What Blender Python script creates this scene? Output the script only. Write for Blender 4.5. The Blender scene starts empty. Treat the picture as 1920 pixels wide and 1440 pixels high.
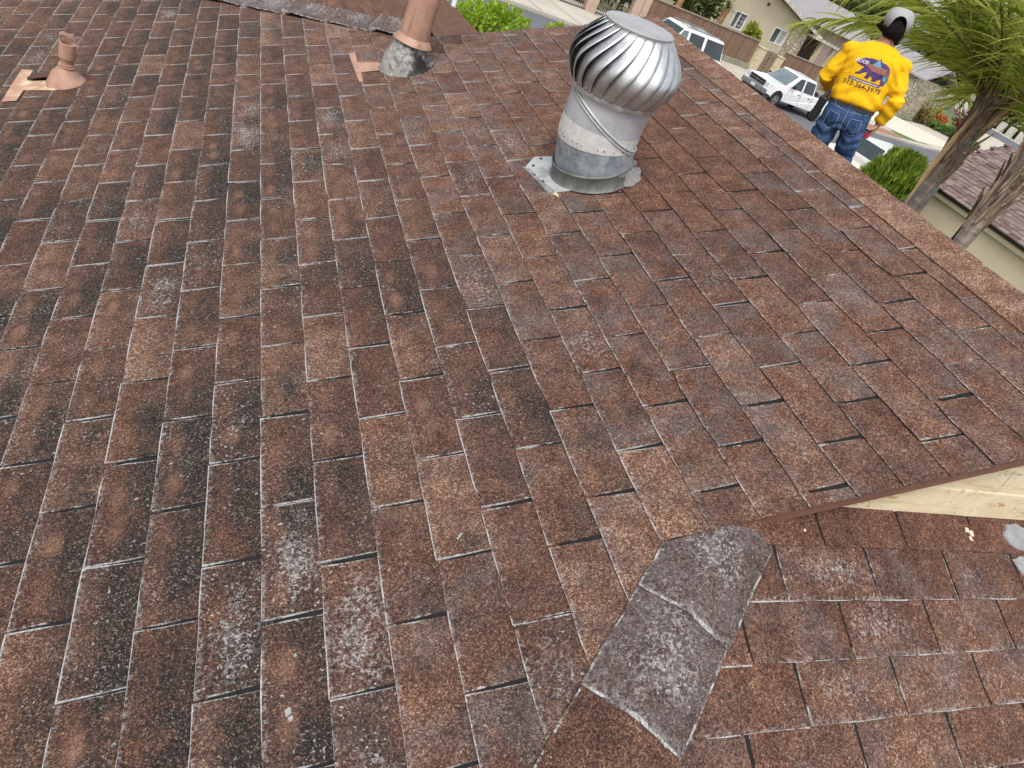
import bpy, bmesh, math, random
from mathutils import Vector, Matrix
from mathutils import noise as mnoise
from mathutils.bvhtree import BVHTree

random.seed(7)
SC = bpy.context.scene
COL = SC.collection
R = math.radians
T = 0.3048                       # one shingle tab (12 inches)
TH = math.atan2(5, 12)           # roof pitch 5 in 12
CT, ST, TT = math.cos(TH), math.sin(TH), math.tan(TH)
ZO = 3.4618                      # height of the roof reference point above the street

# ------------------------------------------------------------------ camera
cd = bpy.data.cameras.new('camera'); cam = bpy.data.objects.new('camera', cd); COL.objects.link(cam)
CAMPOS = Vector((-0.2396452, -0.8401432, 4.85))
RIGHT = Vector((0.8918363, -0.2504605, 0.3766929)); DOWN = Vector((0.1256912, -0.662737, -0.7382285)); FWD = Vector((0.4345455, 0.705726, -0.5595722))
M = Matrix(((RIGHT.x, -DOWN.x, -FWD.x, CAMPOS.x), (RIGHT.y, -DOWN.y, -FWD.y, CAMPOS.y), (RIGHT.z, -DOWN.z, -FWD.z, CAMPOS.z), (0, 0, 0, 1)))
cam.matrix_world = M
cd.sensor_width = 36; cd.lens = 1331.49 / 1920 * 36
cd.clip_start = 0.05; cd.clip_end = 2000
SC.camera = cam

# ------------------------------------------------------------------ light: bright overcast day
W = bpy.data.worlds.new('World'); SC.world = W; W.use_nodes = True
wn = W.node_tree; wn.nodes.clear()
sky = wn.nodes.new('ShaderNodeTexSky'); sky.sky_type = 'NISHITA'; sky.sun_disc = False
SUN_EL, SUN_AZ = R(57), R(216)    # azimuth from +Y towards +X
sky.sun_elevation = SUN_EL; sky.sun_rotation = SUN_AZ; sky.dust_density = 3.0; sky.air_density = 1.0
hs = wn.nodes.new('ShaderNodeHueSaturation'); hs.inputs['Saturation'].default_value = 0.28; hs.inputs['Value'].default_value = 1.0
bg = wn.nodes.new('ShaderNodeBackground'); bg.inputs['Strength'].default_value = 0.15
wo = wn.nodes.new('ShaderNodeOutputWorld')
wn.links.new(sky.outputs[0], hs.inputs['Color']); wn.links.new(hs.outputs[0], bg.inputs['Color']); wn.links.new(bg.outputs[0], wo.inputs['Surface'])
sd = bpy.data.lights.new('sun', 'SUN'); sun = bpy.data.objects.new('sun', sd); COL.objects.link(sun)
sd.energy = 1.25; sd.angle = R(16); sd.color = (1.0, 0.965, 0.91)
sdir = Vector((math.sin(SUN_AZ) * math.cos(SUN_EL), math.cos(SUN_AZ) * math.cos(SUN_EL), math.sin(SUN_EL)))
sun.rotation_euler = (-sdir).to_track_quat('-Z', 'Y').to_euler()
sun.location = (0, 0, 30)
vs = SC.view_settings
SC.display_settings.display_device = 'sRGB'
vs.view_transform = 'Standard'; vs.look = 'None'; vs.gamma = 1; vs.use_curve_mapping = False
vs.exposure = 0.66

# ------------------------------------------------------------------ node helpers
class NT:
    def __init__(s, name):
        s.m = bpy.data.materials.new(name); s.m.use_nodes = True
        s.t = s.m.node_tree; s.t.nodes.clear()
        s.out = s.n('ShaderNodeOutputMaterial'); s.b = s.n('ShaderNodeBsdfPrincipled')
        s.l(s.b.outputs[0], s.out.inputs['Surface'])
    def n(s, typ, **kw):
        nd = s.t.nodes.new(typ)
        for k, v in kw.items(): setattr(nd, k, v)
        return nd
    def l(s, a, b): s.t.links.new(a, b)
    def put(s, sock, v):
        if v is None: return
        if hasattr(v, 'is_output'): s.l(v, sock)
        else:
            if sock.type == 'RGBA' and len(v) == 3: v = (*v, 1)
            sock.default_value = v
    def pos(s): return s.n('ShaderNodeNewGeometry').outputs['Position']
    def obj(s): return s.n('ShaderNodeTexCoord').outputs['Object']
    def mapping(s, v, scale=(1, 1, 1), rot=(0, 0, 0)):
        nd = s.n('ShaderNodeMapping'); s.l(v, nd.inputs[0]); nd.inputs['Scale'].default_value = scale; nd.inputs['Rotation'].default_value = rot
        return nd.outputs[0]
    def noise(s, vec, scale, detail=2.0, rough=0.5, dist=0.0, col=False):
        nd = s.n('ShaderNodeTexNoise'); s.put(nd.inputs['Vector'], vec)
        nd.inputs['Scale'].default_value = scale; nd.inputs['Detail'].default_value = detail
        nd.inputs['Roughness'].default_value = rough; nd.inputs['Distortion'].default_value = dist
        return nd.outputs['Color' if col else 'Fac']
    def voro(s, vec, scale, feature='F1', out='Distance', rnd=1.0):
        nd = s.n('ShaderNodeTexVoronoi', feature=feature); s.put(nd.inputs['Vector'], vec)
        nd.inputs['Scale'].default_value = scale; nd.inputs['Randomness'].default_value = rnd
        return nd.outputs[out]
    def math(s, op, a, b=None, c=None, clamp=False):
        nd = s.n('ShaderNodeMath', operation=op); nd.use_clamp = clamp
        s.put(nd.inputs[0], a); s.put(nd.inputs[1], b)
        if c is not None: s.put(nd.inputs[2], c)
        return nd.outputs[0]
    def step(s, v, a, b, lo=0.0, hi=1.0):          # smooth step from a to b
        nd = s.n('ShaderNodeMapRange', interpolation_type='SMOOTHSTEP')
        s.put(nd.inputs[0], v); s.put(nd.inputs[1], a); s.put(nd.inputs[2], b); s.put(nd.inputs[3], lo); s.put(nd.inputs[4], hi)
        return nd.outputs[0]
    def mix(s, f, a, b, mode='MIX'):
        nd = s.n('ShaderNodeMix', data_type='RGBA', blend_type=mode)
        s.put(nd.inputs[0], f); s.put(nd.inputs[6], a); s.put(nd.inputs[7], b)
        return nd.outputs[2]
    def ramp(s, f, stops, interp='LINEAR'):
        nd = s.n('ShaderNodeValToRGB'); cr = nd.color_ramp; cr.interpolation = interp
        while len(cr.elements) < len(stops): cr.elements.new(0.5)
        for e, (p, c) in zip(cr.elements, stops): e.position = p; e.color = (*c, 1)
        s.put(nd.inputs[0], f); return nd.outputs[0]
    def attr(s, name): return s.n('ShaderNodeAttribute', attribute_name=name)
    def sep(s, v):
        nd = s.n('ShaderNodeSeparateXYZ'); s.l(v, nd.inputs[0]); return nd.outputs
    def bump(s, h, strength=0.3, dist=0.01, normal=None):
        nd = s.n('ShaderNodeBump'); nd.inputs['Strength'].default_value = strength; nd.inputs['Distance'].default_value = dist
        s.put(nd.inputs['Height'], h)
        if normal is not None: s.l(normal, nd.inputs['Normal'])
        s.l(nd.outputs[0], s.b.inputs['Normal']); return nd.outputs[0]
    def set(s, base=None, rough=None, metal=None, spec=None, **kw):
        if base is not None: s.put(s.b.inputs['Base Color'], base)
        if rough is not None: s.put(s.b.inputs['Roughness'], rough)
        if metal is not None: s.put(s.b.inputs['Metallic'], metal)
        if spec is not None: s.put(s.b.inputs['Specular IOR Level'], spec)
        for k, v in kw.items(): s.put(s.b.inputs[k.replace('_', ' ')], v)
        return s.m

def plain(name, col, rough=0.7, metal=0.0, var=0.12, scale=6.0, spec=0.4, bump=0.0, bscale=60.0, detail=4.0):
    t = NT(name); p = t.obj()
    n = t.noise(p, scale, detail)
    c2 = tuple(max(0.0, c * (1 - var * 1.6)) for c in col); c3 = tuple(min(1.0, c * (1 + var)) for c in col)
    t.set(t.ramp(n, [(0.25, c2), (0.75, c3)]), rough, metal, spec)
    if bump: t.bump(t.noise(p, bscale, 3.0), bump, 0.01)
    return t.m

# ------------------------------------------------------------------ object helpers
def link(name, me, parent=None, kind=None):
    o = bpy.data.objects.new(name, me); COL.objects.link(o)
    if parent is not None: o.parent = parent
    if kind: o['kind'] = kind
    return o
def mesh(name, verts, faces, mat, parent=None, smooth=None, uv=None, cols=None, kind=None):
    me = bpy.data.meshes.new(name); me.from_pydata([tuple(v) for v in verts], [], faces)
    if mat: me.materials.append(mat)
    if uv:                                        # uv per vertex
        lay = me.uv_layers.new(name='UVMap')
        for lp in me.loops: lay.data[lp.index].uv = uv[lp.vertex_index]
    if cols:
        for an, vals in cols.items():
            a = me.attributes.new(an, 'FLOAT_COLOR', 'POINT')
            a.data.foreach_set('color', [c for v in vals for c in v])
    me.update()
    if smooth is not None:
        me.shade_smooth()
        if smooth < 180: me.set_sharp_from_angle(angle=R(smooth))
    return link(name, me, parent, kind)
def bmobj(name, bm, mat, parent=None, smooth=None, kind=None):
    me = bpy.data.meshes.new(name); bmesh.ops.recalc_face_normals(bm, faces=bm.faces); bm.to_mesh(me); bm.free()
    if mat: me.materials.append(mat)
    if smooth is not None:
        me.shade_smooth()
        if smooth < 180: me.set_sharp_from_angle(angle=R(smooth))
    return link(name, me, parent, kind)
def tag(o, label, cat=None, group=None, kind=None):
    o['label'] = label
    if cat: o['category'] = cat
    if group: o['group'] = group
    if kind: o['kind'] = kind
    return o
def thing(name, label, cat, loc=(0, 0, 0), rz=0.0, group=None):
    o = bpy.data.objects.new(name, None); COL.objects.link(o); o.location = loc; o.rotation_euler = (0, 0, rz)
    o.empty_display_size = 0.2
    return tag(o, label, cat, group)
def box(bm, cx, cy, cz, sx, sy, sz, rot=None, taper=1.0):
    vs_ = []
    for z in (-.5, .5):
        k = taper if z > 0 else 1.0
        for x, y in ((-.5, -.5), (.5, -.5), (.5, .5), (-.5, .5)):
            v = Vector((x * sx * k, y * sy * k, z * sz))
            if rot is not None: v = rot @ v
            vs_.append(bm.verts.new(v + Vector((cx, cy, cz))))
    for f in ((3, 2, 1, 0), (4, 5, 6, 7), (0, 1, 5, 4), (1, 2, 6, 5), (2, 3, 7, 6), (3, 0, 4, 7)): bm.faces.new([vs_[i] for i in f])
    return vs_
def tube(bm, pts, rad, n=10, cap=True, ell=None, up=None):
    rings = []
    pts = [Vector(p) for p in pts]
    for i, p in enumerate(pts):
        d = (pts[min(i + 1, len(pts) - 1)] - pts[max(i - 1, 0)]).normalized()
        u_ = Vector(up) if up is not None else (Vector((0, 0, 1)) if abs(d.z) < 0.9 else Vector((0, 1, 0)))
        a = d.cross(u_).normalized(); b = a.cross(d).normalized()
        r = rad[i] if isinstance(rad, list) else rad
        ra, rb = (r if isinstance(r, tuple) else (r, r))
        rings.append([bm.verts.new(p + a * (ra * math.cos(t)) + b * (rb * math.sin(t))) for t in [2 * math.pi * k / n for k in range(n)]])
    for i in range(len(rings) - 1):
        for k in range(n): bm.faces.new((rings[i][k], rings[i][(k + 1) % n], rings[i + 1][(k + 1) % n], rings[i + 1][k]))
    if cap:
        bm.faces.new(rings[0][::-1]); bm.faces.new(rings[-1])
    return rings
def prism(bm, poly, z0, z1):
    a = [bm.verts.new((x, y, z0)) for x, y in poly]; b = [bm.verts.new((x, y, z1)) for x, y in poly]
    n = len(poly); bm.faces.new(a[::-1]); bm.faces.new(b)
    for i in range(n): bm.faces.new((a[i], a[(i + 1) % n], b[(i + 1) % n], b[i]))
def bevel(o, w=0.01, seg=2, ang=30):
    m = o.modifiers.new('bevel', 'BEVEL'); m.width = w; m.segments = seg; m.limit_method = 'ANGLE'; m.angle_limit = R(ang); m.harden_normals = False
    return o
def smoothnoise(x, y, s, seed=0.0): return mnoise.noise(Vector((x * s + seed, y * s - seed * 1.7, seed * 0.31))) * 0.5 + 0.5
def sstep(x, a, b):
    t = min(1.0, max(0.0, (x - a) / (b - a))); return t * t * (3 - 2 * t)
def roof(u, v, h=0.0):            # roof coordinates in tabs (u along the courses, v up the slope, h off the surface) to metres
    return Vector(((v * CT - h * ST) * T, u * T, (v * ST + h * CT) * T + ZO))
def project(P):
    q = Vector(P) - CAMPOS; z = q.dot(FWD)
    if z < 0.05: return None
    return (1331.49 * q.dot(RIGHT) / z + 960, 1331.49 * q.dot(DOWN) / z + 720)

# ------------------------------------------------------------------ shingle material
# vertex colours: 'look' = (tone, crackle, nail spots, soot)   'edge' = (white lower edge, white slot edges, greyness, random)
def shingle_material():
    t = NT('asphalt_shingle'); p = t.pos()
    uvn = t.n('ShaderNodeUVMap'); uvn.uv_map = 'UVMap'; uv = t.sep(uvn.outputs[0]); a, b = uv[0], uv[1]
    la = t.attr('look'); lk = t.n('ShaderNodeSeparateColor'); t.l(la.outputs['Color'], lk.inputs[0]); soot = la.outputs['Alpha']
    tone, crack, spot = lk.outputs[0], lk.outputs[1], lk.outputs[2]
    ea = t.attr('edge'); ek = t.n('ShaderNodeSeparateColor'); t.l(ea.outputs['Color'], ek.inputs[0]); rnd = ea.outputs['Alpha']
    elow, eslot, grey = ek.outputs[0], ek.outputs[1], ek.outputs[2]
    g1 = t.voro(p, 360.0, 'F1', 'Color'); gs = t.n('ShaderNodeSeparateColor'); t.l(g1, gs.inputs[0])
    g2 = t.noise(p, 95.0, 3.0, 0.6); g3 = t.noise(p, 14.0, 4.0, 0.6)
    f = t.math('MULTIPLY_ADD', gs.outputs[0], 0.64, t.math('MULTIPLY_ADD', g2, 0.66, t.math('MULTIPLY_ADD', g3, 0.70, t.math('MULTIPLY_ADD', tone, 0.44, -0.72))))
    base = t.ramp(f, [(0.0, (.016, .012, .0105)), (0.20, (.038, .0205, .0155)), (0.40, (.079, .0375, .0265)), (0.58, (.122, .059, .040)), (0.76, (.190, .096, .060)), (0.90, (.30, .170, .105)), (1.0, (.37, .28, .205))])
    # grey weathering film
    gm = t.math('MULTIPLY', grey, t.step(t.noise(p, 8.0, 5.0, 0.65), 0.36, 0.70))
    greyc = t.ramp(f, [(0.0, (.030, .0245, .0245)), (0.40, (.082, .066, .064)), (0.75, (.158, .126, .118)), (1.0, (.26, .215, .20))])
    gm = t.math('MAXIMUM', gm, t.math('MULTIPLY', t.step(grey, .94, 1.0), t.step(g3, .30, .62, .55, .95)))
    base = t.mix(gm, base, greyc)
    # soot and algae, darker granules
    big = t.step(t.noise(p, 1.7, 4.0, 0.6), .38, .62, .45, 1.15)
    sm = t.math('MULTIPLY', t.math('MULTIPLY', t.math('MULTIPLY', soot, big), t.step(t.math('MULTIPLY_ADD', g3, .45, b), .42, .85, .50, 1.0)), t.step(t.math('MULTIPLY_ADD', g2, 0.55, t.math('MULTIPLY', t.noise(p, 5.5, 5.0, 0.7), 0.75)), 0.36, 0.72))
    sootc = t.ramp(gs.outputs[0], [(0.0, (.009, .0085, .0085)), (0.66, (.026, .023, .022)), (0.86, (.062, .044, .034)), (0.97, (.13, .088, .062)), (1.0, (.21, .17, .14))])
    base = t.mix(t.math('MULTIPLY', sm, 0.92), base, sootc)
    # paler reddish rubbed patches over the sealant dots
    nb = t.noise(p, 22.0, 3.0, 0.6)
    def blob(ca, cb, ra, rb):
        da = t.math('DIVIDE', t.math('SUBTRACT', a, ca), ra); db = t.math('DIVIDE', t.math('SUBTRACT', b, cb), rb)
        d = t.math('SQRT', t.math('ADD', t.math('MULTIPLY', da, da), t.math('MULTIPLY', db, db)))
        return t.step(t.math('MULTIPLY_ADD', nb, 1.2, d), 2.15, .85)
    ca1 = t.math('MULTIPLY_ADD', rnd, 0.12, 0.22); ca2 = t.math('MULTIPLY_ADD', rnd, -0.14, 0.74)
    cb1 = t.math('MULTIPLY_ADD', rnd, 0.16, 0.30)
    r2_ = t.math('FRACT', t.math('MULTIPLY', rnd, 7.31)); r3_ = t.math('FRACT', t.math('MULTIPLY', rnd, 13.7))
    bl = t.math('MAXIMUM', t.math('MULTIPLY', blob(ca1, cb1, 0.125, 0.15), t.math('MULTIPLY_ADD', r2_, .8, .2)), t.math('MULTIPLY', blob(ca2, t.math('MULTIPLY_ADD', r3_, .14, .26), 0.11, 0.14), t.math('MULTIPLY_ADD', r3_, .8, .2)))
    spotc = t.ramp(t.math('MULTIPLY_ADD', gs.outputs[0], 0.6, t.math('MULTIPLY', g2, 0.5)), [(0.1, (.085, .044, .031)), (0.5, (.18, .095, .064)), (0.95, (.30, .175, .12))])
    base = t.mix(t.math('MULTIPLY', bl, t.math('MULTIPLY', spot, 0.66)), base, spotc)
    # white salt bloom: a crackle of thin white threads in patches
    dp = t.n('ShaderNodeVectorMath', operation='ADD'); t.l(p, dp.inputs[0])
    dn = t.n('ShaderNodeVectorMath', operation='SCALE'); t.l(t.noise(p, 60.0, 2.0, 0.5, col=True), dn.inputs[0]); dn.inputs['Scale'].default_value = 0.016; t.l(dn.outputs[0], dp.inputs[1])
    ce = t.voro(dp.outputs[0], 94.0, 'DISTANCE_TO_EDGE')
    cl = t.step(ce, t.math('MULTIPLY_ADD', crack, .13, .13), 0.02)
    fth = t.math('MULTIPLY_ADD', crack, -.05, .505); frag = t.step(t.noise(p, 95.0, 3.0, 0.65), fth, t.math('ADD', fth, .11))
    patch = t.noise(p, 11.0, 5.0, 0.65)
    cxa = t.math('SUBTRACT', a, t.math('MULTIPLY_ADD', rnd, .24, .38)); cxb = t.math('SUBTRACT', b, .55)
    cdist = t.math('SQRT', t.math('ADD', t.math('MULTIPLY', cxa, cxa), t.math('MULTIPLY', t.math('MULTIPLY', cxb, cxb), .8)))
    cdn = t.step(cdist, .55, .05)
    pm = t.step(t.math('ADD', t.math('MULTIPLY', crack, 0.66), t.math('MULTIPLY_ADD', patch, 1.05, t.math('MULTIPLY', cdn, .36))), 1.02, 1.46)
    cm = t.math('MULTIPLY', t.math('MULTIPLY', cl, frag), pm)
    cm = t.math('MAXIMUM', cm, t.math('MULTIPLY', t.math('MULTIPLY', t.step(pm, .78, 1.0), t.step(t.noise(p, 40.0, 4.0, .7), .40, .62)), t.math('MULTIPLY', t.math('MULTIPLY', crack, crack), .55)))
    speck = t.step(t.math('MULTIPLY_ADD', soot, .035, t.noise(p, 125.0, 2.5, 0.55)), 0.655, 0.71)
    cm = t.math('MAXIMUM', cm, t.math('MULTIPLY', speck, t.step(t.math('MULTIPLY_ADD', crack, 0.6, patch), 0.52, 0.80)))
    # white worn edges
    en = t.noise(p, 26.0, 4.0, 0.65); ef = t.noise(p, 170.0, 2.0, 0.6)
    wd = t.math('MULTIPLY_ADD', t.math('MULTIPLY', en, ef), 0.062, 0.004)
    em = t.step(b, wd, t.math('MULTIPLY', wd, 0.45))
    em = t.math('MULTIPLY', em, t.step(t.math('ADD', en, t.math('MULTIPLY', ef, 0.35)), t.math('MULTIPLY_ADD', elow, -0.60, 0.97), t.math('MULTIPLY_ADD', elow, -0.60, 1.15)))
    sa = t.math('MINIMUM', a, t.math('SUBTRACT', 1.0, a))
    sw = t.math('MULTIPLY_ADD', t.math('MULTIPLY', en, ef), 0.046, 0.014)
    sm2 = t.math('MULTIPLY', t.step(sa, sw, t.math('MULTIPLY', sw, 0.55)), t.step(t.math('ADD', en, t.math('MULTIPLY', ef, 0.4)), t.math('MULTIPLY_ADD', eslot, -0.55, 0.96), t.math('MULTIPLY_ADD', eslot, -0.55, 1.14)))
    # faint bloom creeping up from the lower edge
    em2 = t.math('MULTIPLY', t.step(b, 0.14, 0.0), t.math('MULTIPLY', frag, t.math('MULTIPLY', elow, 0.5)))
    wh = t.math('MAXIMUM', t.math('MAXIMUM', t.math('MULTIPLY', cm, 0.85), em), t.math('MAXIMUM', sm2, em2))
    white = t.ramp(t.noise(p, 210.0, 2.0), [(0.3, (.21, .20, .195)), (0.7, (.50, .49, .48))])
    base = t.mix(t.math('MULTIPLY', wh, 0.93), base, white)
    h = t.math('MULTIPLY_ADD', gs.outputs[1], 0.5, t.math('MULTIPLY', g2, 0.8))
    t.bump(h, 0.55, 0.0022)
    return t.set(base, 0.93, 0.0, 0.18)
M_SH = shingle_material()
M_DECK = plain('black_underlay', (.012, .011, .011), 0.95, var=0.4, scale=90)
M_BROWNPAINT = plain('brown_drip_edge_paint', (.17, .082, .058), 0.5, var=0.15, scale=12, bump=0.05, bscale=300)

def v_of(k):                       # course lines drift a little towards the ridge, as they were laid
    return 0.41293 * (k + (0.0035 * (k - 6) ** 2 if k > 6 else 0))
PHASE = {-8: .75, -7: .15, -6: .55, -5: .94, -4: .35, -3: .75, -2: .15, -1: .54, 0: .99, 1: .36, 2: .77, 3: .18, 4: .56, 5: .09, 6: .45, 7: .86, 8: .29, 9: .69, 10: .08, 11: .51, 12: .90, 13: .32, 14: .72, 15: .12, 16: .53, 17: .98, 18: .38}

def tab_grid(P, w, ex, under, lift, seed, cut=()):
    """One shingle tab. P(a_metres, b_metres, h) maps to the world. Returns bmesh with uv and thickness."""
    rr = random.Random(seed)
    na, nb = 4, 3
    bm = bmesh.new(); uvl = bm.loops.layers.uv.new('UVMap')
    th = 0.0036
    gap0 = w * (0.010 + 0.014 * rr.random()); gap1 = w * (0.029 + 0.019 * rr.random())
    c0, c1 = lift[0], lift[1]
    top, bot, info = [], [], {}
    for j in range(nb + 1):
        bf = j / nb; y = bf * (ex + under)
        for i in range(na + 1):
            af = i / na
            g = gap0 + (gap1 - gap0) * min(1.0, y / ex)
            x = g * 0.5 + af * (w - g)
            yy = y
            if j == 0: yy += (rr.random() - .5) * 0.0040
            if i in (0, na): x += (rr.random() - .5) * 0.0022
            if j == 0 and i in (0, na) and rr.random() < 0.35:
                yy += 0.006 * rr.random(); x += (0.005 if i == 0 else -0.005) * rr.random()
            lf = (1 - af) * c0 + af * c1
            h = 0.0058 - 0.0046 * (y / (ex + under)) + lf * (1 - min(1.0, y / ex)) ** 2
            h += (rr.random() - .5) * 0.0006
            v = bm.verts.new(P(x, yy, h)); top.append(v); info[v] = (x / w, yy / ex)
            v2 = bm.verts.new(P(x, yy, max(0.0006, h - th))); bot.append(v2); info[v2] = (x / w, yy / ex + .35)
    n1 = na + 1
    fs = []
    for j in range(nb):
        for i in range(na):
            q = [j * n1 + i, j * n1 + i + 1, (j + 1) * n1 + i + 1, (j + 1) * n1 + i]
            fs.append(bm.faces.new([top[k] for k in q]))
    for i in range(na): fs.append(bm.faces.new((bot[i], bot[i + 1], top[i + 1], top[i])))
    for j in range(nb):
        a, b = j * n1, (j + 1) * n1
        fs.append(bm.faces.new((bot[b], bot[a], top[a], top[b])))
        a, b = j * n1 + na, (j + 1) * n1 + na
        fs.append(bm.faces.new((bot[a], bot[b], top[b], top[a])))
    for f in fs:
        for lp in f.loops: lp[uvl].uv = info[lp.vert]
    for co, no in cut:
        bmesh.ops.bisect_plane(bm, geom=bm.verts[:] + bm.edges[:] + bm.faces[:], plane_co=co, plane_no=no, clear_outer=True)
    return bm

def tab_look(u, v, seed, zone):
    rr = random.Random(seed * 13 + 5)
    X, Y = v * 1.0, u * 1.0
    if zone == 'main':
        left = 1 - sstep(v + 0.16 * (u - 4) + 0.5 * (smoothnoise(u, v, .45, 3) - .5), 1.3, 3.0)     # the sooty, older part of the slope
        near = 1 - sstep(u, 0.0, 1.2)
        left *= 1 - 0.75 * near * sstep(v, 0.2, 1.0)
        tone = 0.34 + 0.34 * rr.random() + 0.20 * (smoothnoise(u, v, .35, 9) - .5) + (0.26 if rr.random() < .15 else 0) - 0.04 * left
        crack = (0.06 + 0.16 * rr.random() + (0.60 * rr.random() if rr.random() < .20 else 0)) * (0.65 + .6 * smoothnoise(u, v, .5, 4)) + .06 * left
        spot = left * min(1, max(0, rr.uniform(-.1, 1.4))) * (0.4 if u > 12 else 1)
        soot = left * (0.76 + 0.45 * smoothnoise(u, v, .8, 6) + .25 * rr.random() + (0.25 if rr.random() < .2 else 0) - (.45 if rr.random() < .12 else 0)) + 0.20 * rr.random()
        if u > 5 and v < 2.5: soot *= 0.72
        far = sstep(u, 5.0, 9.5)
        if far > 0: tone += 0.03 * far
        elow = 0.64 + 0.30 * left + 0.12 * rr.random() - 0.10 * sstep(v, 3.4, 5.0) * (1 - far)
        eslot = 0.50 + 0.36 * left * rr.random() + 0.45 * far * rr.random() + (.3 if rr.random() < .25 else 0)
        grey = min(.86, 0.66 * (1 - left) * (0.15 + 1.2 * rr.random()) + 0.22)
        dv_ = math.hypot((u - 6.3) / 2.3, (v - 5.35) / 1.35)
        if dv_ < 1.15:                                   # newer shingles let in round the turbine
            k_ = min(1, (1.15 - dv_) * 3); tone = tone * (1 - k_) + (.44 + .16 * rr.random()) * k_; crack *= 1 - .9 * k_; elow -= .55 * k_; eslot -= .35 * k_; grey *= 1 - .85 * k_; soot *= 1 - .9 * k_; spot *= 1 - k_
    else:
        tone = 0.34 + 0.34 * rr.random(); crack = 0.18 + 0.2 * rr.random() + (0.40 * rr.random() if rr.random() < .5 else 0)
        spot = 0.0; soot = 0.10 * rr.random(); elow = 0.72 + 0.2 * rr.random(); eslot = 0.4 * rr.random() + .2; grey = .9 * (0.25 + .75 * rr.random())
        if zone == 'protected': crack = 0.02; elow = 0.25; eslot = 0.05; grey = 0.06; tone = 0.42 + .1 * rr.random()
    return (tone, max(0, min(1, crack)), min(1, spot), min(1, soot)), (max(0, min(1, elow)), max(0, min(1, eslot)), min(.92, grey), rr.random())

TABS = []                           # every visible tab: (screen area, bmesh, look, edge, slope)
def screen_area(bm):
    pts = [project(v.co) for v in bm.verts]
    pts = [q for q in pts if q is not None]
    if not pts: return 0.0
    xs = [min(1920, max(0, q[0])) for q in pts]; ys = [min(1440, max(0, q[1])) for q in pts]
    return (max(xs) - min(xs)) * (max(ys) - min(ys)) * 0.55

HIPC, FARC = 3.27, 14.86            # hip lines: u = .923 v - HIPC (near), u = FARC - .923 v (far)
V_RIDGE = 7.84
house = thing('shingled_house', 'low house under a weathered brown asphalt shingle roof with a small gable', 'house', (0, 0, 0))
M_CREAM = None
def plane_no(p0, p1, p2): return (p1 - p0).cross(p2 - p0).normalized()
n_main = Vector((-ST, 0, CT)); n_right = Vector((ST, 0, CT)); n_near = Vector((0, -ST, CT)); n_far = Vector((0, ST, CT))
# cutting planes for the main slope (normal points to the side that is removed)
hip_dir = (roof(-HIPC + CT, 1) - roof(-HIPC, 0)).normalized()
far_dir = (roof(FARC - CT, 1) - roof(FARC, 0)).normalized()
cut_near = (roof(-HIPC, 0), hip_dir.cross(n_main).normalized())
if cut_near[1].y > 0: cut_near = (cut_near[0], -cut_near[1])
cut_far = (roof(FARC, 0), far_dir.cross(n_main).normalized())
if cut_far[1].y < 0: cut_far = (cut_far[0], -cut_far[1])
cut_rake0 = (roof(-0.06, 0), Vector((0, -1, 0))); cut_rake1 = (roof(11.78, 0), Vector((0, 1, 0)))
cut_ridge = (roof(0, V_RIDGE), Vector((CT, 0, ST)))
seed = 0
for k in range(-19, 19):
    v0 = v_of(k); ex = (v_of(k + 1) - v0) * T
    if v0 > V_RIDGE: continue
    ph = PHASE.get(k)
    if ph is None: ph = (PHASE[-8] + 0.4 * (-8 - k) * -1) % 1
    upper = k >= 7
    for n in range(-5, 24):
        seed += 1
        u0 = n + ph + (random.Random(seed).random() - .5) * 0.02
        uc = u0 + .5; vc = v0 + .2
        if upper:
            if u0 + 1 < -0.06 or u0 > 11.78: continue
            cuts = [cut_rake0] if u0 < 0.05 else []
            if u0 + 1 > 11.7: cuts.append(cut_rake1)
            if k >= 17: cuts.append(cut_ridge)
        else:
            hu = .923 * vc - HIPC; fu = FARC - .923 * vc
            if u0 + 1 < hu - .3 or u0 > fu + .3: continue
            if u0 < -4.5: continue
            cuts = []
            if u0 < hu + .8: cuts.append(cut_near)
            if u0 + 1 > fu - .8: cuts.append(cut_far)
        rr = random.Random(seed * 3 + 1)
        lift = (rr.random() * 0.0016 + (0.004 * rr.random() if rr.random() < .1 else 0), rr.random() * 0.0016 + (0.006 * rr.random() if rr.random() < .14 else 0))
        def P(x, y, h, u0=u0, v0=v0): return roof(u0 + x / T, v0 + y / T, h / T)
        bm = tab_grid(P, T, ex, 0.026, lift, seed, cuts)
        if not bm.faces: bm.free(); continue
        lk, ed = tab_look(uc, vc, seed, 'main')
        TABS.append((screen_area(bm), bm, lk, ed, 'main'))
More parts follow.
